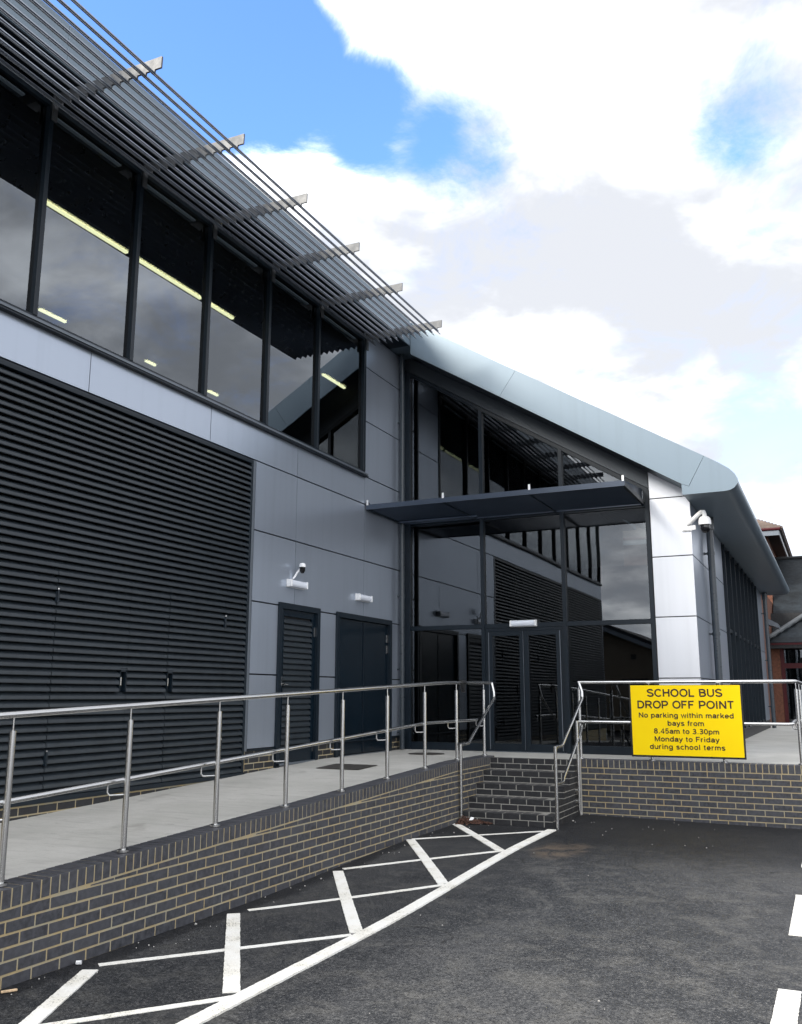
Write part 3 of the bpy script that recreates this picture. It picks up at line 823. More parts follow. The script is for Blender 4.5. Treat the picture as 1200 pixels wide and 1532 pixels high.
box('drip_flashing', 'dark', A, XA-0.03, XA+0.012, 6.375, 10.86, 0.940, 0.958)
# south end wall
box('end_wall', 'silver', A, -12, XA-0.0, YE-0.03, YE+0.04, 0.2, 7.46)
# brick plinth courses
pl = MB().box(-0.1, 0.001, 0, BL, 0, BH).mesh('plinth_brick', 'brick_dark', bevel=0.003)
MB().box(XA-0.2, XA-0.0085, YE, 6.34, -0.2, 0.69).box(XA-0.2, XA-0.0085, 6.34, 6.99, -0.2, 0.94).box(XA-0.2, XA-0.0085, 8.035, 8.535, -0.2, 0.94).box(XA-0.2, XA-0.0085, 10.355, 10.9, -0.2, 0.94).obj('plinth_mortar', 'mortar', A)
for k in range(0, 9):
    zb = 0.27+0.075*k+0.0055
    y = -0.2+(0.1125 if k % 2 else 0)
    while y < 10.85:
        for sa, sb, topz in ((1.5, 6.34, 0.66), (6.345, 6.98, 0.945), (8.045, 8.525, 0.945), (10.365, 10.88, 0.945)):
            a_, b_ = max(y, sa), min(y+BL, sb)
            if b_-a_ < 0.03 or zb+BH > topz or zb+BH < floor_z(y)-0.02: continue
            if b_-a_ > BL-1e-4: link('plinth_brick', pl, A, (XA-0.006, y, zb))
            else: link('plinth_brick', MB().box(-0.1, 0, 0, b_-a_, 0, BH).mesh('plinth_brick', 'brick_dark', bevel=0.003), A, (XA-0.006, a_, zb))
        y += 0.225
# louvre screen
LP = 0.0715
LZ0, LZ1 = 0.705, 4.50
box('louvre_backing', 'void', A, XA-0.12, XA-0.09, YE, 6.33, 0.6, 4.55)
box('louvre_head', 'dark', A, XA-0.09, XA+0.004, YE, 6.33, 4.50, 4.553, 0.003)
box('louvre_jamb', 'dark', A, XA-0.09, XA+0.004, 6.275, 6.318, 0.66, 4.50, 0.002)
box('edge_trim', 'trim', A, XA-0.05, XA+0.006, 6.320, 6.366, 0.94, 4.55, 0.002)
box('louvre_sill', 'dark', A, XA-0.09, XA+0.010, YE, 6.33, 0.655, 0.700, 0.002)
def slat_poly(dx=0.0):
    return [(0.0, 0.0), (0.004, 0.006), (0.0, 0.033), (-0.006, 0.038), (-0.075, 0.085), (-0.078, 0.082), (-0.012, 0.034), (-0.010, 0.003)]
SP = [(x, z) for x, z in slat_poly()]
def slatmesh(L): return MB().prism(SP, 'y', 0, L).mesh('louvre_slat', 'louvre')
seams = [YE+0.02, 3.195, 4.20, 4.82, 5.83, 6.273]
lm_full = slatmesh(6.273-(YE+0.02))
seg = [slatmesh(b-a-0.007) for a, b in zip(seams[:-1], seams[1:])]
nsl = int((LZ1-LZ0)/LP); k = 0
HZ0, HZ1 = 1.64, 1.87
short4 = [slatmesh(4.20-3.195-0.007-0.10), slatmesh(5.83-4.82-0.007-0.10)]
while LZ0+k*LP+0.05 < LZ1:
    z = LZ0+k*LP
    if z > 2.73: link('louvre_slat', lm_full, A, (XA, seams[0], z))
    else:
        for i, mm in enumerate(seg):
            dx = 0.003 if i in (1, 3) else 0.0
            if HZ0-0.03 < z < HZ1-0.06 and i == 1: link('louvre_slat', short4[0], A, (XA+dx, seams[i]+0.0035, z))
            elif HZ0-0.03 < z < HZ1-0.06 and i == 3: link('louvre_slat', short4[1], A, (XA+dx, seams[i]+0.0035+0.10, z))
            else: link('louvre_slat', mm, A, (XA+dx, seams[i]+0.0035, z))
    k += 1
for ya in (4.20-0.100, 4.82+0.008):
    f = MB().box(XA-0.07, XA-0.050, ya, ya+0.092, HZ0, HZ1).box(XA-0.07, XA+0.006, ya, ya+0.008, HZ0, HZ1).box(XA-0.07, XA+0.006, ya+0.084, ya+0.092, HZ0, HZ1).box(XA-0.07, XA+0.006, ya, ya+0.092, HZ1-0.035, HZ1).obj('handle_recess', 'dark', A)
    MB().box(XA-0.05, XA-0.01, ya+0.02, ya+0.035, HZ0+0.06, HZ0+0.085).box(XA-0.02, XA-0.008, ya+0.018, ya+0.037, HZ0+0.06, HZ0+0.14).obj('door_handle', 'steel', f)
for y, z in ((3.20, 2.50), (3.20, 1.03), (5.835, 2.45), (5.835, 1.03)):
    MB().tube([(XA+0.012, y, z-0.06), (XA+0.012, y, z+0.07)], 0.009, 10).box(XA-0.01, XA+0.008, y-0.02, y+0.02, z-0.05, z+0.05).obj('hinge', 'dark', A, smooth=False)
    MB().tube([(XA+0.012, y, z+0.07), (XA+0.012, y, z+0.082)], 0.0095, 10).obj('hinge_cap', 'steel', A)

# doors in the facade
def frameY(mb, x0, x1, y0, y1, z0, z1, t, tb=None):
    """ring frame in a plane of constant x"""
    mb.box(x0, x1, y0, y0+t, z0, z1).box(x0, x1, y1-t, y1, z0, z1).box(x0, x1, y0+t, y1-t, z1-t, z1)
    if tb: mb.box(x0, x1, y0+t, y1-t, z0, z0+tb)
    return mb
d1 = frameY(MB(), XA-0.06, XA+0.030, 6.985, 8.04, 0.66, 2.80, 0.075).obj('door_frame', 'dark', A)
leaf = frameY(MB(), XA-0.050, XA-0.0085, 7.065, 7.960, 0.735, 2.72, 0.085, 0.225).obj('louvred_door', 'door', A)
box('door_backing', 'void', leaf, XA-0.052, XA-0.047, 7.15, 7.875, 0.96, 2.63)
dsl = MB().prism([(0, 0), (0.003, 0.004), (0.0, 0.040), (-0.03, 0.072), (-0.033, 0.070), (-0.006, 0.038), (-0.006, 0.002)], 'y', 0, 0.722).mesh('door_slat', 'louvre')
z = 0.975
while z < 2.56: link('door_slat', dsl, leaf, (XA-0.008, 7.1515, z)); z += 0.0745
MB().box(XA-0.0085, XA+0.0, 7.085, 7.125, 1.72, 1.84).tube([(XA+0.0, 7.105, 1.745), (XA+0.04, 7.105, 1.745), (XA+0.045, 7.19, 1.745)], 0.009, 10).obj('door_handle', 'steel', leaf)
for z in (2.40, 0.86): MB().box(XA-0.0085, XA-0.001, 7.935, 7.960, z, z+0.13).obj('hinge', 'steel', leaf)
d2 = frameY(MB(), XA-0.06, XA+0.030, 8.53, 10.36, 0.66, 2.80, 0.075).obj('door_frame', 'dark', A)
for a, b in ((8.609, 9.442), (9.448, 10.281)):
    l2 = box('door_leaf', 'door', A, XA-0.055, XA-0.018, a, b, 0.765, 2.715, 0.002)
    if a > 9:
        for z in (2.44, 2.27, 0.90): MB().box(XA-0.018, XA-0.007, b-0.03, b-0.004, z, z+0.12).obj('hinge', 'steel', l2)
    else: box('meeting_strip', 'dark', l2, XA-0.018, XA-0.008, b-0.02, b-0.002, 0.78, 2.70)
box('threshold', 'trim', A, XA-0.05, XA+0.03, 6.99, 8.035, 0.725, 0.752)
box('threshold', 'trim', A, XA-0.05, XA+0.03, 8.54, 10.35, 0.728, 0.752)

# strip window
WZ0, WZ1 = 5.02, 7.34
MY = [-3.72, -2.58, -1.27, 0.04, 1.35, 2.66, 3.975, 5.26, 6.575, 7.90, 9.36]
wf = MB().box(XA-0.10, XA+0.005, MY[0], 9.39, WZ0, 5.095).box(XA-0.10, XA+0.005, MY[0], 9.39, 7.27, WZ1)
wf.obj('window_frame', 'dark', A, bevel=0.003)
MB().prism([(XA-0.02, 5.018), (XA+0.065, 5.004), (XA+0.065, 4.990), (XA-0.02, 4.990)], 'y', MY[0], 9.41).obj('window_sill', 'dark', A)
box('window_sill_top', 'trim', A, XA+0.0055, XA+0.060, MY[0], 9.405, 5.018, 5.045)
for y in MY:
    wdt = 0.052 if y < 9.3 else 0.075
    m_ = box('mullion', 'dark', A, XA-0.10, XA+0.014, y-wdt/2, y+wdt/2, 5.09, 7.33, 0.003)
for a, b in zip(MY[:-1], MY[1:]):
    g = box('window_pane', 'glass_upper', A, XA-0.050, XA-0.038, a+0.025, b-0.025, 5.08, 7.28)
    tv = box('trickle_vent', 'fascia', A, XA-0.036, XA+0.004, a+0.06, b-0.33, 7.185, 7.200)
# eave: soffit, fascia, roof
EX = -1.62
MB().box(-12.3, EX+0.0, YE-0.35, 10.29, 7.462, 7.475).obj('soffit', 'dark', A)
for y0, y1 in ((YE-0.35, -0.6), (-0.6, 2.45), (2.45, 5.5), (5.5, 8.5), (8.5, 10.286)):
    box('fascia', 'fascia', A, EX-0.02, EX+0.004, y0+0.002, y1-0.002, 7.455, 7.905, 0.003)
MB().box(-12.3, EX-0.021, YE-0.35, 30, 7.476, 7.89).obj('roof', 'fascia', A)
# sunshade: brackets and fins
ZB0, ZB1 = 7.228, 7.388
fins = [-0.745-0.1035*i for i in range(12)]
for y in MY[0:]:
    zb_ = ZB0+0.045; lo = [(XA+0.02, zb_)]
    for x in fins[::-1]: lo += [(x-0.022, zb_), (x-0.016, zb_-0.03), (x+0.020, zb_-0.03), (x+0.026, zb_)]
    lo += [(-0.648, zb_), (-0.644, ZB1), (XA+0.02, ZB1)]
    m_ = MB().prism(lo, 'y', y-0.010, y+0.010)
    m_.box(XA+0.04, XA+0.055, y-0.03, y+0.03, 7.10, 7.36)
    m_.obj('sunshade_bracket', 'bracket', A)
th = R(57); L_ = 0.070
cx1, cz1 = math.cos(th)*L_, -math.sin(th)*L_
prof = [(0.016, 0.006), (0.018, -0.007), (0.009, -0.012), (cx1+0.009, cz1), (cx1, cz1-0.006), (-0.007, -0.004), (-0.003, 0.006)]
fm = MB().prism(prof, 'y', YE-0.05, 9.435).mesh('sunshade_fin', 'fin')
for x in fins: link('sunshade_fin', fm, A, (x, 0, 7.252))

# lamps in the upper room
def strip_lamp(x, y0, y1, z, label):
    o = thing('ceiling_lamp', label, 'ceiling light', 'lit strip lamps in the upper room')
    box('lamp_tube', 'lamp', o, x-0.022, x+0.022, y0, y1, z, z+0.022)
    box('lamp_housing', 'white', o, x-0.05, x+0.05, y0-0.01, y1+0.01, z+0.031, z+0.07)
    MB().tube([(x, y0+0.2, z+0.07), (x, y0+0.2, 7.3)], 0.004, 6).tube([(x, y1-0.2, z+0.07), (x, y1-0.2, 7.3)], 0.004, 6).obj('suspension_wire', 'steel', o)
for i, (y0, y1) in enumerate(((3.57, 4.95), (5.11, 6.44), (6.62, 7.20), (9.84, 10.62))):
    strip_lamp(-3.06, y0, y1, 7.0, ('long lit strip lamp seen through the second window pane from the left', 'long lit strip lamp seen through the third window pane from the left',
                             'short lit strip lamp seen through the fourth window pane from the left', 'lit strip lamp behind the last pane of the strip window')[i])
for i, (y0, y1) in enumerate(((6.1, 6.62), (8.45, 8.70), (10.2, 10.5))):
    strip_lamp(-5.75, y0, y1, 7.2, ('lit lamp low behind the sill of the second window pane, deep in the room', 'lit lamp low behind the sill of the third window pane, deep in the room', 'lit lamp low behind the sill of the last window pane, deep in the room')[i])
# downpipe in the corner
dp = thing('downpipe', 'dark grey downpipe in the corner between the main building and the glazed entrance', 'pipe', 'dark grey downpipes')
px, py = XA+0.085, 10.62
MB().tube([(px, py, 0.76), (px, py, 5.0), (px, py, 7.30), (px-0.01, py, 7.46)], 0.042, 18).obj('pipe', 'pipe', dp, smooth=True)
for z in (1.0, 2.0, 3.2, 4.75, 6.2):
    MB().tube([(px, py, z), (px, py, z+0.045)], 0.047, 18).box(XA+0.001, px, py-0.012, py+0.012, z+0.01, z+0.035).obj('pipe_clip', 'pipe', dp)

# ------------------------------------------------------------------ entrance wing
B = thing('entrance_wing', 'glazed entrance wing with a steep pale metal roof and white corner pier', 'building')
YB = 10.9
def ztop(x): return 6.876-0.6178*x
def zbot(x): return 6.318-0.6178*x
nose = [(3.04, ztop(3.04)), (3.22, 4.885), (3.36, 4.785), (3.435, 4.70), (3.472, 4.62), (3.468, 4.555), (3.425, 4.505), (3.36, 4.475), (3.29, 4.467)]
roofp = [(EX+0.006, ztop(EX))] + nose + [(2.718, 4.467), (2.708, 4.632), (EX+0.006, zbot(EX))]
YF = 10.30; YEND = 25.4
def roof_x(poly):
    return poly
MB().prism(roofp, 'y', YF+0.02, YEND).obj('roof', 'fascia', B, smooth=True)
# fascia panels on the gable end, split at the seams
def fpanel(poly): MB().prism(poly, 'y', YF-0.004, YF+0.016).obj('fascia', 'fascia', B, bevel=0.0)
def grow(p, d): return p
sx = 0.40
fpanel([(EX+0.006, ztop(EX)+0.008), (sx-0.16, ztop(sx-0.16)+0.008), (sx-0.44, zbot(sx-0.44)-0.008), (EX+0.006, zbot(EX)-0.008)])
fpanel([(sx-0.156, ztop(sx-0.156)+0.008), (3.04, ztop(3.04)+0.008), (2.806, 4.580), (2.708, 4.622), (sx-0.436, zbot(sx-0.436)-0.008)])
fpanel([(3.044, ztop(3.04)+0.006)]+[(x+0.006, z+0.004) for x, z in nose[1:6]]+[(x, z-0.006) for x, z in nose[6:]]+[(2.712, 4.458), (2.706, 4.617), (2.81, 4.574)])
# soffit board under the overhanging verge
so = [(EX+0.01, zbot(EX)-0.012), (2.70, zbot(2.70)-0.012), (2.70, zbot(2.7)-0.006), (EX+0.01, zbot(EX)-0.006)]
MB().prism(so, 'y', YF+0.03, YB+0.05).obj('verge_soffit', 'soffit', B)
# sloping head above the glazing
def zgl(x): return 5.997-0.6178*x
def zjt(x): return 6.042-0.6178*x
MB().prism([(-2.0, zjt(-2.0)+0.008), (2.128, zjt(2.128)+0.008), (2.128, zbot(2.128)-0.012), (-2.0, zbot(-2.0)-0.012)], 'y', YB-0.005, YB+0.04).obj('head_panel', 'soffit', B)
MB().prism([(-2.0, zgl(-2.0)-0.03), (2.13, zgl(2.13)-0.03), (2.13, zjt(2.13)-0.004), (-2.0, zjt(-2)-0.004)], 'y', YB-0.03, YB+0.08).obj('head_rail', 'dark', B)
MBX = [-1.93, -0.585, 0.765, 2.10]
for x, wd in zip(MBX, (0.10, 0.058, 0.058, 0.06)):
    MB().prism([(x-wd/2, FZ), (x+wd/2, FZ), (x+wd/2, zgl(x+wd/2)-0.028), (x-wd/2, zgl(x-wd/2)-0.028)], 'y', YB-0.045, YB+0.09).obj('mullion', 'dark', B)
def rowbox(name, mat, z0, z1, y0=YB-0.028, y1=YB+0.08, bays=(0, 1, 2)):
    for i in bays:
        a = MBX[i]+(0.05 if i == 0 else 0.029); b = MBX[i+1]-0.029
        box(name, mat, B, a, b, y0, y1, z0, z1, 0.002)
rowbox('transom', 'dark', 2.665, 2.735)
rowbox('transom', 'dark', 4.44, 4.50)
rowbox('bottom_rail', 'dark', FZ, 0.865, bays=(0, 2))
for i in range(3):
    a = MBX[i]+(0.05 if i == 0 else 0.029); b = MBX[i+1]-0.029
    tilt = random.uniform(-0.0015, 0.0015)
    MB().box(a, b, YB+0.012, YB+0.024, 2.735, 4.44).obj('window_pane', 'glass', B)
    MB().prism([(a, 4.50), (b, 4.50), (b, zgl(b)-0.03), (a, zgl(a)-0.03)], 'y', YB+0.012, YB+0.024).obj('window_pane', 'glass', B)
    if i != 1: MB().box(a, b, YB+0.012, YB+0.024, 0.865, 2.665).obj('window_pane', 'glass', B)
# double entrance doors
def frameX(mb, y0, y1, x0, x1, z0, z1, t, tb):
    mb.box(x0, x0+t, y0, y1, z0, z1).box(x1-t, x1, y0, y1, z0, z1).box(x0+t, x1-t, y0, y1, z1-t, z1).box(x0+t, x1-t, y0, y1, z0, z0+tb)
    return mb
frameX(MB(), YB-0.02, YB+0.06, -0.556, 0.736, FZ, 2.664, 0.05, 0.0001).obj('door_frame', 'dark', B)
for a, b in ((-0.503, 0.087), (0.093, 0.683)):
    l = frameX(MB(), YB-0.035, YB+0.015, a, b, 0.757, 2.611, 0.072, 0.115).obj('entrance_door', 'dark', B, bevel=0.002)
    box('door_glass', 'glass_dark', l, a+0.0725, b-0.0725, YB-0.012, YB-0.002, 0.873, 2.538)
    xx = b-0.006 if a < 0 else a+0.006
    xs_ = a+0.008 if a < 0 else b-0.008
    box('edge_strip', 'trim', l, xs_-0.006, xs_+0.006, YB-0.040, YB-0.0352, 0.78, 2.60)
    if a < 0: box('meeting_strip', 'trim', l, b-0.01, b-0.004, YB-0.040, YB-0.0352, 0.78, 2.60)
box('threshold', 'trim', B, -0.55, 0.73, YB-0.05, YB+0.05, FZ, FZ+0.010)
# pier and side wall
PX0, PX1 = 2.138, 2.730
box('pier_core', 'void', B, PX0+0.01, PX1-0.02, YB+0.02, 15.0, -0.2, 4.60)
box('pier_backing', 'void', B, 2.128, 2.142, YB-0.03, YB+0.05, FZ, 4.70)
zz = [0.96, 1.86, 2.755, 3.66, 4.56]; G = 0.008
for a, b in zip(zz[:-1], zz[1:]):
    box('wall_panel', 'silver_lit', B, PX0+0.004, PX1, YB-0.020, YB+0.012, a+G, b-G)
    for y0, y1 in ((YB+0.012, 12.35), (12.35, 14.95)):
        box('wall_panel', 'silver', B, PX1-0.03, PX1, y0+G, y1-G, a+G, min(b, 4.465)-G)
MB().prism([(PX0+0.004, 4.56+G), (PX1, 4.56+G), (PX1, zbot(PX1)-0.014), (PX0+0.004, zbot(PX0)-0.014)], 'y', YB-0.020, YB+0.012).obj('wall_panel', 'silver_lit', B)
MB().box(PX0, PX1-0.02, YB-0.005, YB+0.2, -0.2, 0.95).box(PX1-0.15, PX1-0.01, YB, 25.0, -0.2, 0.95).obj('plinth', 'brick_dark', B)
# side glazing
SW0, SW1 = 15.0, 22.55
smy = [SW0+0.04+i*(SW1-SW0-0.08)/8 for i in range(9)]
box('window_frame', 'dark', B, PX1-0.10, PX1+0.008, SW0, SW1, 4.40, 4.462)
box('window_frame', 'dark', B, PX1-0.10, PX1+0.008, SW0, SW1, 2.80, 2.87)
box('window_frame', 'dark', B, PX1-0.10, PX1+0.02, SW0, SW1, 0.95, 1.02)
for y in smy: box('mullion', 'dark', B, PX1-0.10, PX1+0.05, y-0.028, y+0.028, 0.97, 4.43)
for a, b in zip(smy[:-1], smy[1:]):
    for z0, z1 in ((1.02, 2.80), (2.87, 4.40)):
        box('window_pane', 'glass', B, PX1-0.05, PX1-0.04, a+0.028, b-0.028, z0, z1)
for a, b in ((0.96, 2.80), (2.80, 4.465)):
    box('wall_panel', 'silver', B, PX1-0.03, PX1, SW1+G, 24.9-G, a+G, b-G, 0.003)
box('rear_wall', 'silver', B, -2.0, PX1-0.031, 24.7, 24.9, FZ, 4.46)
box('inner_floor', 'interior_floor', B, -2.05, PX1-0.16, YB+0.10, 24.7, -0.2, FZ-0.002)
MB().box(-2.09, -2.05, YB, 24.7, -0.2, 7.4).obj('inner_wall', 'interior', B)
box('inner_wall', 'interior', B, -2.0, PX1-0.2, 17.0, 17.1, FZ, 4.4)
# tables just inside the doors
for i, (tx, ty) in enumerate(((0.45, 13.2), (-0.9, 13.6))):
    tb = thing('cafe_table', ('dark round table seen dimly behind the right entrance door', 'dark round table seen dimly through the pane left of the entrance doors')[i], 'table', 'tables inside the entrance')
    MB().lathe([(0.0, FZ+0.72), (0.40, FZ+0.72), (0.40, FZ+0.745), (0.0, FZ+0.745)], tx, ty, 24).obj('table_top', 'trim', tb)
    MB().lathe([(0.22, FZ), (0.22, FZ+0.02), (0.035, FZ+0.05), (0.03, FZ+0.70), (0.0, FZ+0.71)], tx, ty, 16).obj('leg', 'furniture', tb)

# canopy over the doors
cn = MB()
CX0, CX1, CY0, CY1, CZ = -1.985, 2.065, 9.42, 10.86, 4.475
cano = MB().box(CX0, CX1, CY0, CY0+0.012, CZ, CZ+0.078).obj('canopy', 'canopy', B)
box('canopy_edge', 'canopy', cano, CX0, CX0+0.012, CY0+0.012, CY1, CZ, CZ+0.07)
box('canopy_edge', 'bracket', cano, CX1-0.012, CX1, CY0+0.012, CY1, CZ, CZ+0.07)
box('canopy_edge', 'canopy', cano, CX0, CX1, CY1-0.012, CY1, CZ, CZ+0.07)
cb = MB().prism([(0, 0), (0.058, -0.026), (0.062, -0.022), (0.004, 0.008)], 'x', CX0+0.014, CX1-0.014).mesh('canopy_blade', 'canopy')
y = CY0+0.03
while y < CY1-0.03:
    link('canopy_blade', cb, cano, (0, y, CZ+0.030)); y += 0.098
for x in (CX0+0.02, -0.68, 0.68, CX1-0.03):
    box('canopy_bracket', 'dark', cano, x-0.012, x+0.012, CY0+0.02, CY1, CZ-0.004, CZ+0.07)
    MB().box(x-0.008, x+0.022, CY0-0.006, CY0-0.001, CZ+0.068, CZ+0.150).obj('end_tab', 'white', cano)
    MB().prism([(CY0, CZ+0.071), (CY1, CZ+0.071), (CY1, CZ+0.25), (CY0+0.12, CZ+0.10), (CY0, CZ+0.15)], 'x', x-0.004, x+0.004).obj('canopy_stay', 'canopy', cano)
box('canopy_closure', 'canopy', cano, CX0+0.05, -0.55, 10.55, 10.62, CZ-0.03, CZ+0.0)

# ------------------------------------------------------------------ fittings
def bulkhead(label, loc, axis):
    """bulkhead lamp 0.42 long; axis 'y' = on the main building, 'x' = over the entrance"""
    o = thing('bulkhead_lamp', label, 'wall light', 'white bulkhead lamps over the doors')
    L2, H2, D2 = 0.215, 0.052, 0.085
    def P(a, b, c): return (loc[0]+b, loc[1]+a, loc[2]+c) if axis == 'y' else (loc[0]+a, loc[1]-b, loc[2]+c)
    def bx(a0, a1, b0, b1, c0, c1, name, mat, bev=0.006):
        m_ = MB(); m_.box(a0, a1, b0, b1, c0, c1); m_.v = [P(*v) for v in m_.v]; return m_.obj(name, mat, o, bevel=bev)
    bx(-L2, L2, 0.001, 0.022, -H2, H2, 'base', 'white', 0.003)
    bx(-L2, -L2+0.028, 0.0225, D2, -H2+.004, H2-.004, 'end_cap', 'white')
    bx(L2-0.028, L2, 0.0225, D2, -H2+.004, H2-.004, 'end_cap', 'white')
    n_ = 8; prof_ = [(0.0225, -H2+.005)]+[(0.0225+0.058*math.sin(math.pi*(i+.5)/n_)**0.45, -H2*0.92*math.cos(math.pi*(i+.5)/n_)) for i in range(n_)]+[(0.0225, H2-.005)]
    m_ = MB().prism(prof_, 'y', -L2+0.0285, L2-0.0285); m_.v = [P(v[1], v[0], v[2]) for v in m_.v]
    m_.obj('diffuser', 'diffuser', o, smooth=True)
bulkhead('white bulkhead lamp over the louvred door, below the small dome sensor', (XA+0.001, 7.38, 3.07), 'y')
bulkhead('white bulkhead lamp over the dark double doors, right of the louvred door', (XA+0.001, 9.33, 3.07), 'y')
bulkhead('white bulkhead lamp fixed above the glazed entrance doors', (0.10, YB-0.031, 2.725), 'x')

se = thing('dome_sensor', 'small white and black dome camera on a bent arm above the louvred door lamp', 'camera')
sx_, sy_, sz_ = XA+0.115, 7.38, 3.30
MB().lathe([(0.0, sz_+0.055), (0.030, sz_+0.052), (0.043, sz_+0.035), (0.045, sz_+0.0), (0.0, sz_-0.002)], sx_, sy_, 20).obj('cap', 'white', se, smooth=True)
MB().lathe([(0.040, sz_-0.003), (0.038, sz_-0.05), (0.020, sz_-0.082), (0.0, sz_-0.088)], sx_, sy_, 20).obj('dome', 'dome', se, smooth=True)
MB().tube([(sx_-0.03, sy_, sz_-0.02), (XA+0.05, sy_-0.02, sz_-0.07), (XA+0.03, sy_-0.05, sz_-0.13), (XA+0.012, sy_-0.07, sz_-0.16)], 0.014, 10).obj('arm', 'white', se, smooth=True)

cc = thing('cctv_camera', 'white dome security camera on a swan-neck arm at the corner of the white pier', 'camera')
box('mounting_plate', 'white', cc, 2.60, 2.745, YB-0.045, YB-0.021, 4.015, 4.245, 0.004)
MB().box(2.62, 2.80, YB-0.055, YB-0.0455, 4.03, 4.10).obj('mounting_box', 'white', cc, bevel=0.003)
MB().tube([(2.68, YB-0.04, 4.12), (2.74, YB-0.07, 4.15), (2.86, YB-0.13, 4.245), (2.905, YB-0.15, 4.275), (2.935, YB-0.155, 4.27), (2.945, YB-0.155, 4.235), (2.945, YB-0.155, 4.18)], [0.036, 0.034, 0.031, 0.031, 0.031, 0.031, 0.034], 16).obj('arm', 'white', cc, smooth=True)
cx_, cy_ = 2.945, YB-0.155
MB().lathe([(0.034, 4.205), (0.060, 4.195), (0.082, 4.165), (0.090, 4.12), (0.090, 4.075), (0.0, 4.07)], cx_, cy_, 28).obj('housing', 'white', cc, smooth=True)
MB().lathe([(0.068, 4.069), (0.072, 4.03), (0.062, 3.99), (0.038, 3.962), (0.0, 3.952)], cx_, cy_, 28).obj('dome', 'dome', cc, smooth=True)

def pipe2(label, x, y, z0, z1, r=0.05):
    o = thing('downpipe', label, 'pipe', 'dark grey downpipes')
    MB().tube([(x, y, z0), (x, y, z1)], r, 18).obj('pipe', 'pipe', o, smooth=True)
    MB().tube([(x, y, z1-0.2), (x, y, z1-0.001)], r*1.35, 18).obj('outlet', 'pipe', o, smooth=True)
    for z in (1.3, 2.55, 3.85):
        MB().tube([(x, y, z), (x, y, z+0.05)], r*1.12, 18).box(PX1+0.001, x, y-0.015, y+0.015, z+0.01, z+0.04).box(PX1+0.001, PX1+0.008, y-0.09, y+0.03, z+0.01, z+0.04).obj('pipe_clip', 'pipe', o)
pipe2('dark grey downpipe beside the white corner pier under the security camera', PX1+0.10, 12.32, FZ, 4.46, 0.055)
pipe2('dark grey downpipe at the far end of the glazed side wall', PX1+0.11, 24.55, FZ, 4.46, 0.055)

# manhole covers
mh = thing('manhole_cover', 'dark rectangular inspection cover in the ramp in front of the doors', 'manhole cover')
z0 = floor_z(7.0)
m_ = MB().box(-0.3, 0.3, -0.26, 0.26, 0.0, 0.004); o = m_.obj('cover', 'iron', mh); o.location = (-1.15, 7.35, floor_z(7.35)+0.006); o.rotation_euler = (math.atan(SL), 0, 0)
mh2 = thing('drain_cover', 'flat round drain cover in the platform left of the entrance doors', 'drain cover')
MB().lathe([(0.0, FZ+0.002), (0.27, FZ+0.002), (0.27, FZ+0.007), (0.0, FZ+0.007)], -1.15, 9.85, 30).obj('cover', 'iron', mh2)

# ------------------------------------------------------------------ litter
wd_ = MB().box(-0.045, 0.045, -0.008, 0.008, 0, 0.012).obj('wood_offcut', 'wood', None, bevel=0.002)
wd_.location = (0.085, 1.02, gz(0, 1)+0.003); wd_.rotation_euler = (0, 0.03, R(62)); wd_['label'] = 'small pale wood offcut lying at the foot of the ramp wall'; wd_['category'] = 'wood'
cpb = MB().tube([(0, 0, 0), (0.028, 0.012, 0.002)], 0.013, 10).obj('cap_stub', 'white', None); cpb.location = (0.03, 1.60, gz(0, 1.5)+0.014)
cpb['label'] = 'small white plastic stub against the bottom of the ramp wall'; cpb['category'] = 'debris'
lt = MB(); rnd = random.Random(3)
for i in range(420):
    a = rnd.random()**1.9; x = 0.04+0.40*a; y = 8.275-abs(rnd.gauss(0, 0.11))*(1.15-a)
    z = gz(x, y)+0.004+rnd.random()*0.085*(1-a)*max(0, 1-(8.27-y)/0.22)
    s = rnd.uniform(0.010, 0.026); th_ = rnd.uniform(0, 6.28); ti = rnd.uniform(-0.9, 0.9)
    u = Vector((math.cos(th_), math.sin(th_), 0.4*ti)); v_ = Vector((-math.sin(th_), math.cos(th_), ti)).normalized()
    c = Vector((x, y, z+0.01)); k_ = Vector((0, 0, 0.006))
    lt.add([c-u*s, c-u*s*0.2+v_*s*0.5-k_, c+u*s, c-u*s*0.2-v_*s*0.5-k_, c+k_], [(0, 3, 4), (3, 2, 4), (2, 1, 4), (1, 0, 4)])
lf = lt.obj('leaf_litter', 'leaf', None, kind='stuff'); lf['label'] = 'brown dry leaves gathered at the left foot of the steps'; lf['category'] = 'leaves'
gr = MB()
for i in range(90):
    if i < 45: x, y = rnd.uniform(0.03, 0.30), rnd.uniform(0.8, 8.1)
    elif i < 72: x, y = rnd.uniform(0.2, 3.2), rnd.uniform(7.2, 9.6)
    else: x, y = rnd.uniform(1.2, 4.2), rnd.uniform(0.5, 8)
    if x < 1.24 and y > 8.25: continue
    s = rnd.uniform(0.003, 0.0085) if i % 12 else rnd.uniform(0.009, 0.014)
    z = gz(x, y)+s*0.4+0.001
    vs = [(x+s*rnd.uniform(.7, 1.2), y, z), (x, y+s*rnd.uniform(.7, 1.2), z), (x-s, y, z), (x, y-s, z), (x, y, z+s*0.8), (x, y, z-s)]
    gr.add(vs, [(0, 1, 4), (1, 2, 4), (2, 3, 4), (3, 0, 4), (1, 0, 5), (2, 1, 5), (3, 2, 5), (0, 3, 5)])
g_ = gr.obj('loose_gravel', 'stone', None, kind='stuff'); g_['label'] = 'pale bits of loose gravel scattered on the tarmac'; g_['category'] = 'gravel'
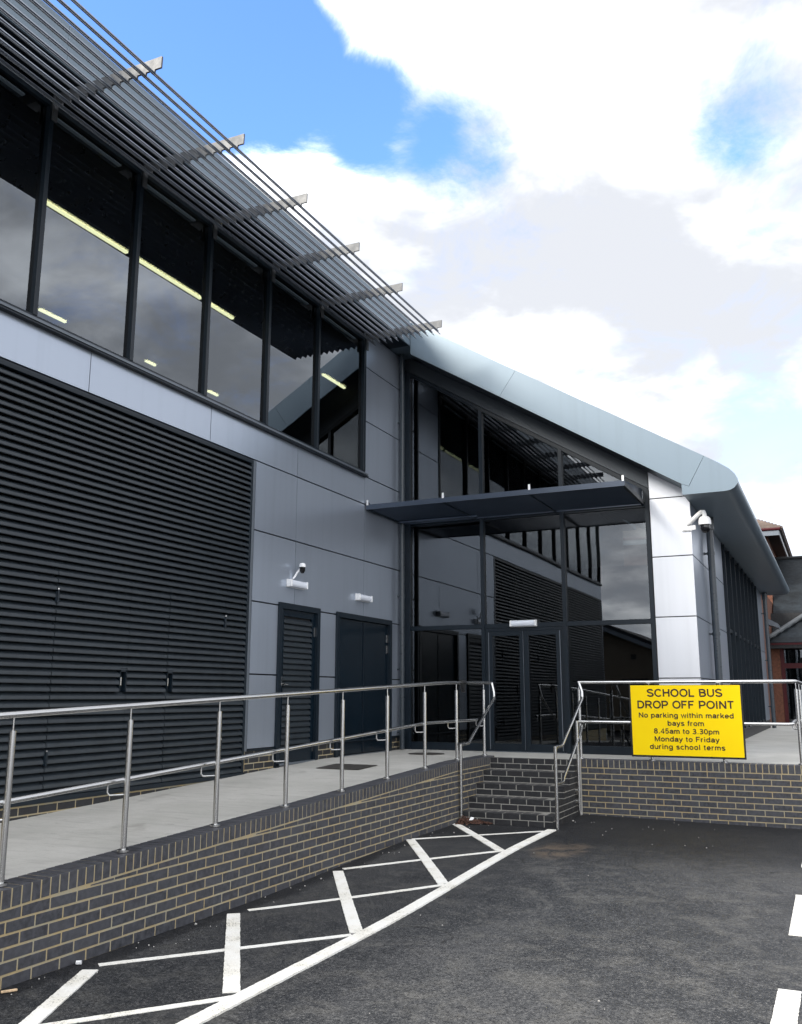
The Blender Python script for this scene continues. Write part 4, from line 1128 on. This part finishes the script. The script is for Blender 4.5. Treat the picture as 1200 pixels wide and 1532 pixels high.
ppr = MB().add([(0, 0, 0), (0.05, 0.01, 0.004), (0.055, 0.045, 0.03), (0.01, 0.04, 0.035), (0.02, 0.02, -0.003)], [(0, 1, 2, 3), (0, 4, 1), (1, 4, 2), (2, 4, 3), (3, 4, 0)]).obj('paper_scrap', 'white', None)
ppr.location = (0.17, 8.16, gz(0, 8)+0.05); ppr['label'] = 'scrap of white paper lying on the leaves at the foot of the steps'; ppr['category'] = 'litter'
wdm = MB()
for bx_, by_, n_ in ((2.80, 13.0, 30), (4.20, YR-0.01, 16)):
    for i in range(n_):
        th_ = rnd.uniform(0, 6.28); l_ = rnd.uniform(0.03, 0.08); h_ = rnd.uniform(0.01, 0.05)
        c = Vector((bx_+rnd.uniform(-.04, .05), by_+rnd.uniform(-.15, .15) if bx_ < 4 else by_, FZ-0.0 if bx_ < 4 else 0.55+rnd.uniform(-.04, .06)))
        d_ = Vector((math.cos(th_)*l_, math.sin(th_)*l_ if bx_ < 4 else -abs(math.sin(th_))*l_*.5, h_)); q = Vector((-d_.y, d_.x, 0)).normalized()*0.012
        wdm.add([c, c+d_*0.5+q, c+d_, c+d_*0.5-q, c+d_*.5+Vector((0, 0, 0.006))], [(0, 4, 1), (1, 4, 2), (2, 4, 3), (3, 4, 0)])
wo_ = wdm.obj('weeds', 'green', None, kind='stuff'); wo_['label'] = 'small green weeds in the joints beside the platform wall'; wo_['category'] = 'weeds'

# ------------------------------------------------------------------ older building beyond the wing
O = thing('brick_school_building', 'older brick building with slate and tiled roofs and red trim beyond the entrance wing', 'building')
MB().box(-8, 2.62, 32.5, 42, 0, 7.45).obj('tower_wall', 'orange_brick', O)
tx, ty, tz = 3.04, 31.9, 7.42
MB().box(-8.5, tx-0.03, ty+0.03, 43, tz-0.02, tz+0.02).obj('eave_soffit', 'brown', O)
MB().box(-8.5, tx-0.0, ty-0.012, ty+0.028, tz-0.16, tz+0.03).obj('eave_board', 'trim', O)
MB().box(tx-0.03, tx+0.01, ty+0.028, 43, tz-0.16, tz+0.03).obj('eave_board', 'trim', O)
MB().tube([(-8.5, ty-0.03, tz+0.07), (tx+0.05, ty-0.03, tz+0.07)], 0.055, 8).obj('gutter', 'red', O)
MB().tube([(tx+0.05, ty, tz+0.07), (tx+0.05, 43, tz+0.07)], 0.055, 8).obj('gutter', 'brown', O)
# hipped tile roof built in courses
def hip_courses(x0, x1, y0, y1, z, pitch, n, step, name, mat, tooth=False):
    for i in range(n):
        d = i*step; h = z+d*pitch
        a = (x0+d, y0+d, x1-d, y1-d)
        if a[2]-a[0] < 0.1 or a[3]-a[1] < 0.1: break
        MB().prism([(a[0], a[1]), (a[2], a[1]), (a[2], a[3]), (a[0], a[3])], 'z', h, h+step*pitch+0.03).obj(name, mat, O)
hip_courses(-8.6, tx+0.06, ty-0.05, 43.1, tz+0.10, 0.55, 42, 0.12, 'tile_course', 'tile')
tt = MB()
for i in range(36):
    yy_ = ty+i*0.30; tt.box(tx+0.03, tx+0.13, yy_, yy_+0.22, tz+0.09, tz+0.17)
tt.obj('verge_tiles', 'tile', O)
# slate roof behind
for i in range(12):
    yy_ = 30.6+i*0.42; h = 3.75+i*0.26
    MB().prism([(yy_, h), (yy_+0.46, h+0.285), (yy_+0.46, h+0.245), (yy_, h-0.03)], 'x', 2.64, 16).obj('slate_course', 'slate', O)
MB().tube([(2.64, 35.66, 6.92), (16, 35.66, 6.92)], 0.07, 8).obj('ridge', 'void', O)
MB().box(2.64, 16, 33.0, 40, 0, 5.2).obj('rear_wall', 'orange_brick', O)
# porch roof with hip, eave and red framed entrance
eY = 29.4; eZ = 3.33
for i in range(14):
    d = i*0.24; h = eZ+i*0.165
    MB().prism([(eY+d, h), (eY+d+0.27, h+0.185), (eY+d+0.27, h+0.15), (eY+d, h-0.025)], 'x', 2.50+d*0.95, 14).obj('slate_course', 'slate', O)
    MB().prism([(2.46+d*0.95, h), (2.46+(d+.27)*0.95, h+0.185), (2.46+(d+.27)*.95, h+0.15), (2.46+d*.95, h-.025)], 'y', eY+d, 33).obj('slate_course', 'slate', O)
MB().tube([(2.46, eY-0.02, eZ+0.07), (2.46+3.2, eY+3.36, eZ+2.40)], 0.085, 10).obj('hip_ridge', 'hip', O)
MB().box(2.44, 14, eY-0.03, eY+0.05, eZ-0.09, eZ-0.03).obj('eave_board', 'red', O)
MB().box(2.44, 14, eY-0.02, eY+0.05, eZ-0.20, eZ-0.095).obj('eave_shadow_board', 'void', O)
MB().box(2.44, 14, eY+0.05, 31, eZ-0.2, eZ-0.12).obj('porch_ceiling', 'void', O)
box('brick_pier', 'orange_brick', O, 2.50, 2.86, 29.75, 30.1, 0.6, 3.13)
MB().box(2.87, 2.98, 29.8, 29.9, 0.6, 3.13).box(2.98, 14, 29.8, 29.9, 2.50, 2.66).box(4.4, 4.5, 29.8, 29.9, 0.6, 2.50).obj('red_frame', 'red', O)
box('door_glass', 'glass_dark', O, 2.99, 14, 29.95, 29.97, 0.6, 3.10)
box('porch_back', 'void', O, 2.5, 14, 31.0, 31.1, 0.6, 4.4)
box('link_wall', 'orange_brick', O, 1.0, 2.60, 26.5, 32.5, 0.6, 4.9)
MB().prism([(2.62, 4.05), (2.95, 3.85), (2.95, 3.72), (2.62, 3.85)], 'y', 28.3, 29.3).obj('lead_flashing', 'trim', O)

# ------------------------------------------------------------------ gabled building behind the photographer (seen reflected in the glass)
H = thing('gabled_building', 'beige gabled building with a dark roof reflected in the pane beside the white pier', 'building')
MB().prism([(-10, 0), (-1.3, 0), (-1.3, 3.1), (-5.65, 4.85), (-10, 3.1)], 'y', -30, -20).obj('gable_wall', 'beige', H)
for s_, (a, b) in enumerate((((-5.65, 4.9), (-0.9, 2.98)), ((-5.65, 4.9), (-10.4, 2.98)))):
    MB().prism([a, b, (b[0], b[1]+0.16), (a[0], a[1]+0.17)], 'y', -30.3, -19.6).obj('roof', 'slate', H)
    MB().prism([a, b, (b[0], b[1]-0.2), (a[0], a[1]-0.2)], 'y', -19.64, -19.58).obj('barge_board', 'trim', H)
MB().prism([(-27, 3.0), (-23, 4.75), (-19.9, 3.0)], 'x', -1.3, 14).obj('side_roof', 'slate', H)
MB().box(-1.3, 14, -26.5, -20.4, 0, 3.1).obj('side_wall', 'beige', H)
box('window', 'void', H, -4.9, -3.6, -19.99, -19.97, 2.35, 2.42)
box('vent', 'void', H, -4.4, -4.15, -19.99, -19.96, 3.35, 3.6)
